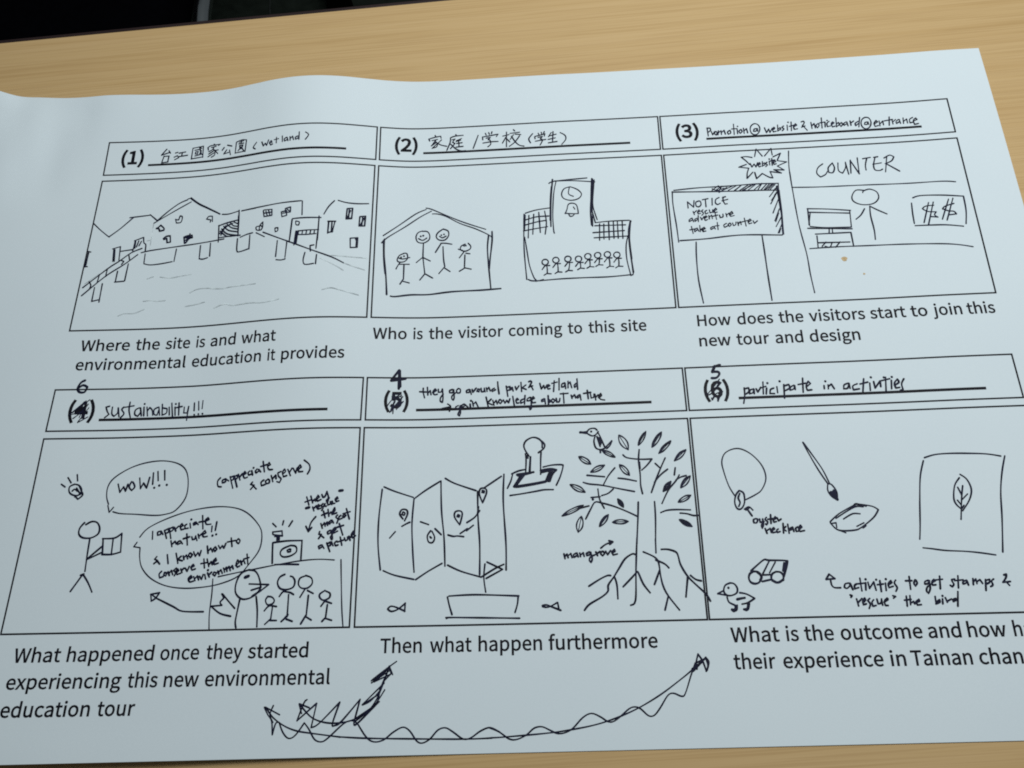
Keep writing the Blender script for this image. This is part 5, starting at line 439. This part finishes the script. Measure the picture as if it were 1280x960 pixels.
# ------------------------------------------------------------------ marks on the sheet
class Marks:
    def __init__(self):
        self.bm = bmesh.new(); self.k = 0
    def lift(self):
        self.k += 1
        return 0.07 + 0.0015 * (self.k % 40)
    def ribbon(self, pts, w, caps=True, taper=False):
        """pts: paper mm; a pen line of width w lying on the sheet"""
        if len(pts) < 2: return
        lz = self.lift(); wob = caps; ph = self.k * 1.7
        P = [Vector((p[0], p[1])) for p in pts]
        L = []; R = []
        for i, p in enumerate(P):
            a = P[max(i-1, 0)]; b = P[min(i+1, len(P)-1)]
            d = b - a
            if d.length < 1e-6: d = Vector((1, 0))
            d.normalize(); n = Vector((-d.y, d.x))
            m = 1.0
            if 0 < i < len(P)-1:
                d1 = (p - P[i-1]).normalized(); n1 = Vector((-d1.y, d1.x))
                m = 1 / max(0.6, n.dot(n1))
            hw = w / 2 * m * (1 + (0.13 * math.sin(0.55 * i + ph) if wob else 0))
            L.append(self.bm.verts.new(on_sheet(p.x + n.x*hw, p.y + n.y*hw, lz)))
            R.append(self.bm.verts.new(on_sheet(p.x - n.x*hw, p.y - n.y*hw, lz)))
        for i in range(len(P)-1):
            try: self.bm.faces.new((R[i], R[i+1], L[i+1], L[i]))
            except ValueError: pass
        if caps:
            for p in (P[0], P[-1]): self.dot(p, w)
    def dot(self, p, w):
        lz = self.lift()
        c = [self.bm.verts.new(on_sheet(p[0] + w/2*math.cos(k*math.pi/4), p[1] + w/2*math.sin(k*math.pi/4), lz)) for k in range(8)]
        self.bm.faces.new(c)
    def line(self, a, b, w):
        n = max(1, int(math.hypot(b[0]-a[0], b[1]-a[1]) / 1.6))
        self.ribbon([(a[0]+(b[0]-a[0])*k/n, a[1]+(b[1]-a[1])*k/n) for k in range(n+1)], w, False)
    def stroke(self, pts, w, rnd):
        """hand-drawn stroke: smooth through its points, sharp only at real corners"""
        P = [Vector(p) for p in pts]
        runs = [[P[0]]]
        for i in range(1, len(P)):
            runs[-1].append(P[i])
            if i < len(P)-1:
                u = P[i]-P[i-1]; v = P[i+1]-P[i]
                if u.length > 1e-6 and v.length > 1e-6 and u.angle(v) > math.radians(78): runs.append([P[i]])
        for run in runs:
            Q = [run[0]] + run + [run[-1]]
            out = []
            for i in range(1, len(Q)-2):
                seg = (Q[i+1]-Q[i]).length
                n = max(2 if len(run) < 3 else 4, int(seg / 1.2))
                for k in range(n):
                    c = _cr(k / n)
                    out.append(Q[i-1]*c[0] + Q[i]*c[1] + Q[i+1]*c[2] + Q[i+2]*c[3])
            out.append(run[-1])
            self.ribbon(out, w * rnd.uniform(0.92, 1.08))
    def glyphs(self, text, x, y, sx, sy, pre=''):
        lz = self.lift()
        for ch in text:
            pv, tv, adv = GLYPHS[pre + ch]
            pv = [int(q) / 2000 for q in pv.split()]; tv = [int(q) for q in tv.split()]
            vs = [self.bm.verts.new(on_sheet(x + pv[2*i]*sx, y + pv[2*i+1]*sy, lz)) for i in range(len(pv)//2)]
            for i in range(0, len(tv), 3):
                try: self.bm.faces.new((vs[tv[i]], vs[tv[i+1]], vs[tv[i+2]]))
                except ValueError: pass
            x += adv / 2000 * sx
    def build(self, name, mat, parent):
        for f in self.bm.faces:
            f.normal_update()
            if f.normal.z < 0: f.normal_flip()
        return link_mesh(name, self.bm, mat, parent)

PANEL_LABEL = ["printed panel one, top left, with stilt houses by the water", "printed panel two, top middle, with a family in a house and a school",
               "printed panel three, top right, with a notice board and a counter", "printed panel four, bottom left, with speech bubbles and a bird",
               "printed panel five, bottom middle, with a folded map and a mangrove tree", "printed panel six, bottom right, with necklace, brush, shell and car"]
panels = []
for r in range(2):
    for c in range(3):
        X = FRAME_X[r*3 + c]; Y = FRAME_Y[r*4:r*4+4]
        m = Marks(); lw = 0.60
        for t in (0, 2):
            tl, tr, bl, br = (X[2*t], Y[t]), (X[2*t+1], Y[t]), (X[2*t+2], Y[t+1]), (X[2*t+3], Y[t+1])
            q = lw / 2
            m.line((tl[0]-q, tl[1]), (tr[0]+q, tr[1]), lw); m.line((bl[0]-q, bl[1]), (br[0]+q, br[1]), lw)
            m.line(tl, bl, lw); m.line(tr, br, lw)
        o = m.build("storyboard_panel", PRINT, sheet)
        tag(o, PANEL_LABEL[r*3 + c])
        panels.append(o)
for i, (t, x, y, s) in [(n[0], n[1:]) for n in NUMBERS]:
    m = Marks(); m.glyphs(t, x, y, s, s * 1.0, 'b')
    m.build("printed_number", PRINT, panels[i])
for i, (a, b, y) in enumerate(UNDERLINES):
    m = Marks(); m.line((a, y), (b, y), 1.05); m.build("title_line", PRINT, panels[i])
for i in range(6):
    m = Marks()
    for p, t, x, y, s in WORDS:
        if p == i: m.glyphs(t, x, y, s, TEXT_SIZE)
    m.build("printed_caption", PRINT, panels[i])
rnd = random.Random(5)
for p, name, label, ink, data in MARKS:
    m = Marks()
    for st in data.split('|'):
        v = [int(q) for q in st.split()]
        w = v[0] / 100; x, y = v[1], v[2]; pts = [(x/20, y/20)]
        for k in range(3, len(v), 2):
            x += v[k]; y += v[k+1]; pts.append((x/20, y/20))
        m.stroke(pts, w, rnd)
    o = m.build(name, INK[ink], panels[p] if p >= 0 else sheet)
    if label: tag(o, label)

# food stains
STAIN = plain_mat("tan_stain", (0.52, 0.38, 0.20), 0.6, 0, 0.3, 900)
for k, (x, y) in enumerate(STAINS):
    bm = bmesh.new(); rr = 1.15 if k == 0 else 0.45
    vs = [bm.verts.new(on_sheet(x + rr*(1+0.18*math.sin(3*a+k))*math.cos(a), y + rr*0.9*math.sin(a), 0.05)) for a in [q*math.pi/9 for q in range(18)]]
    bm.faces.new(vs)
    tag(link_mesh("stain", bm, STAIN, panels[2]), "round tan stain under the counter drawing" if k == 0 else "tiny faint tan stain")
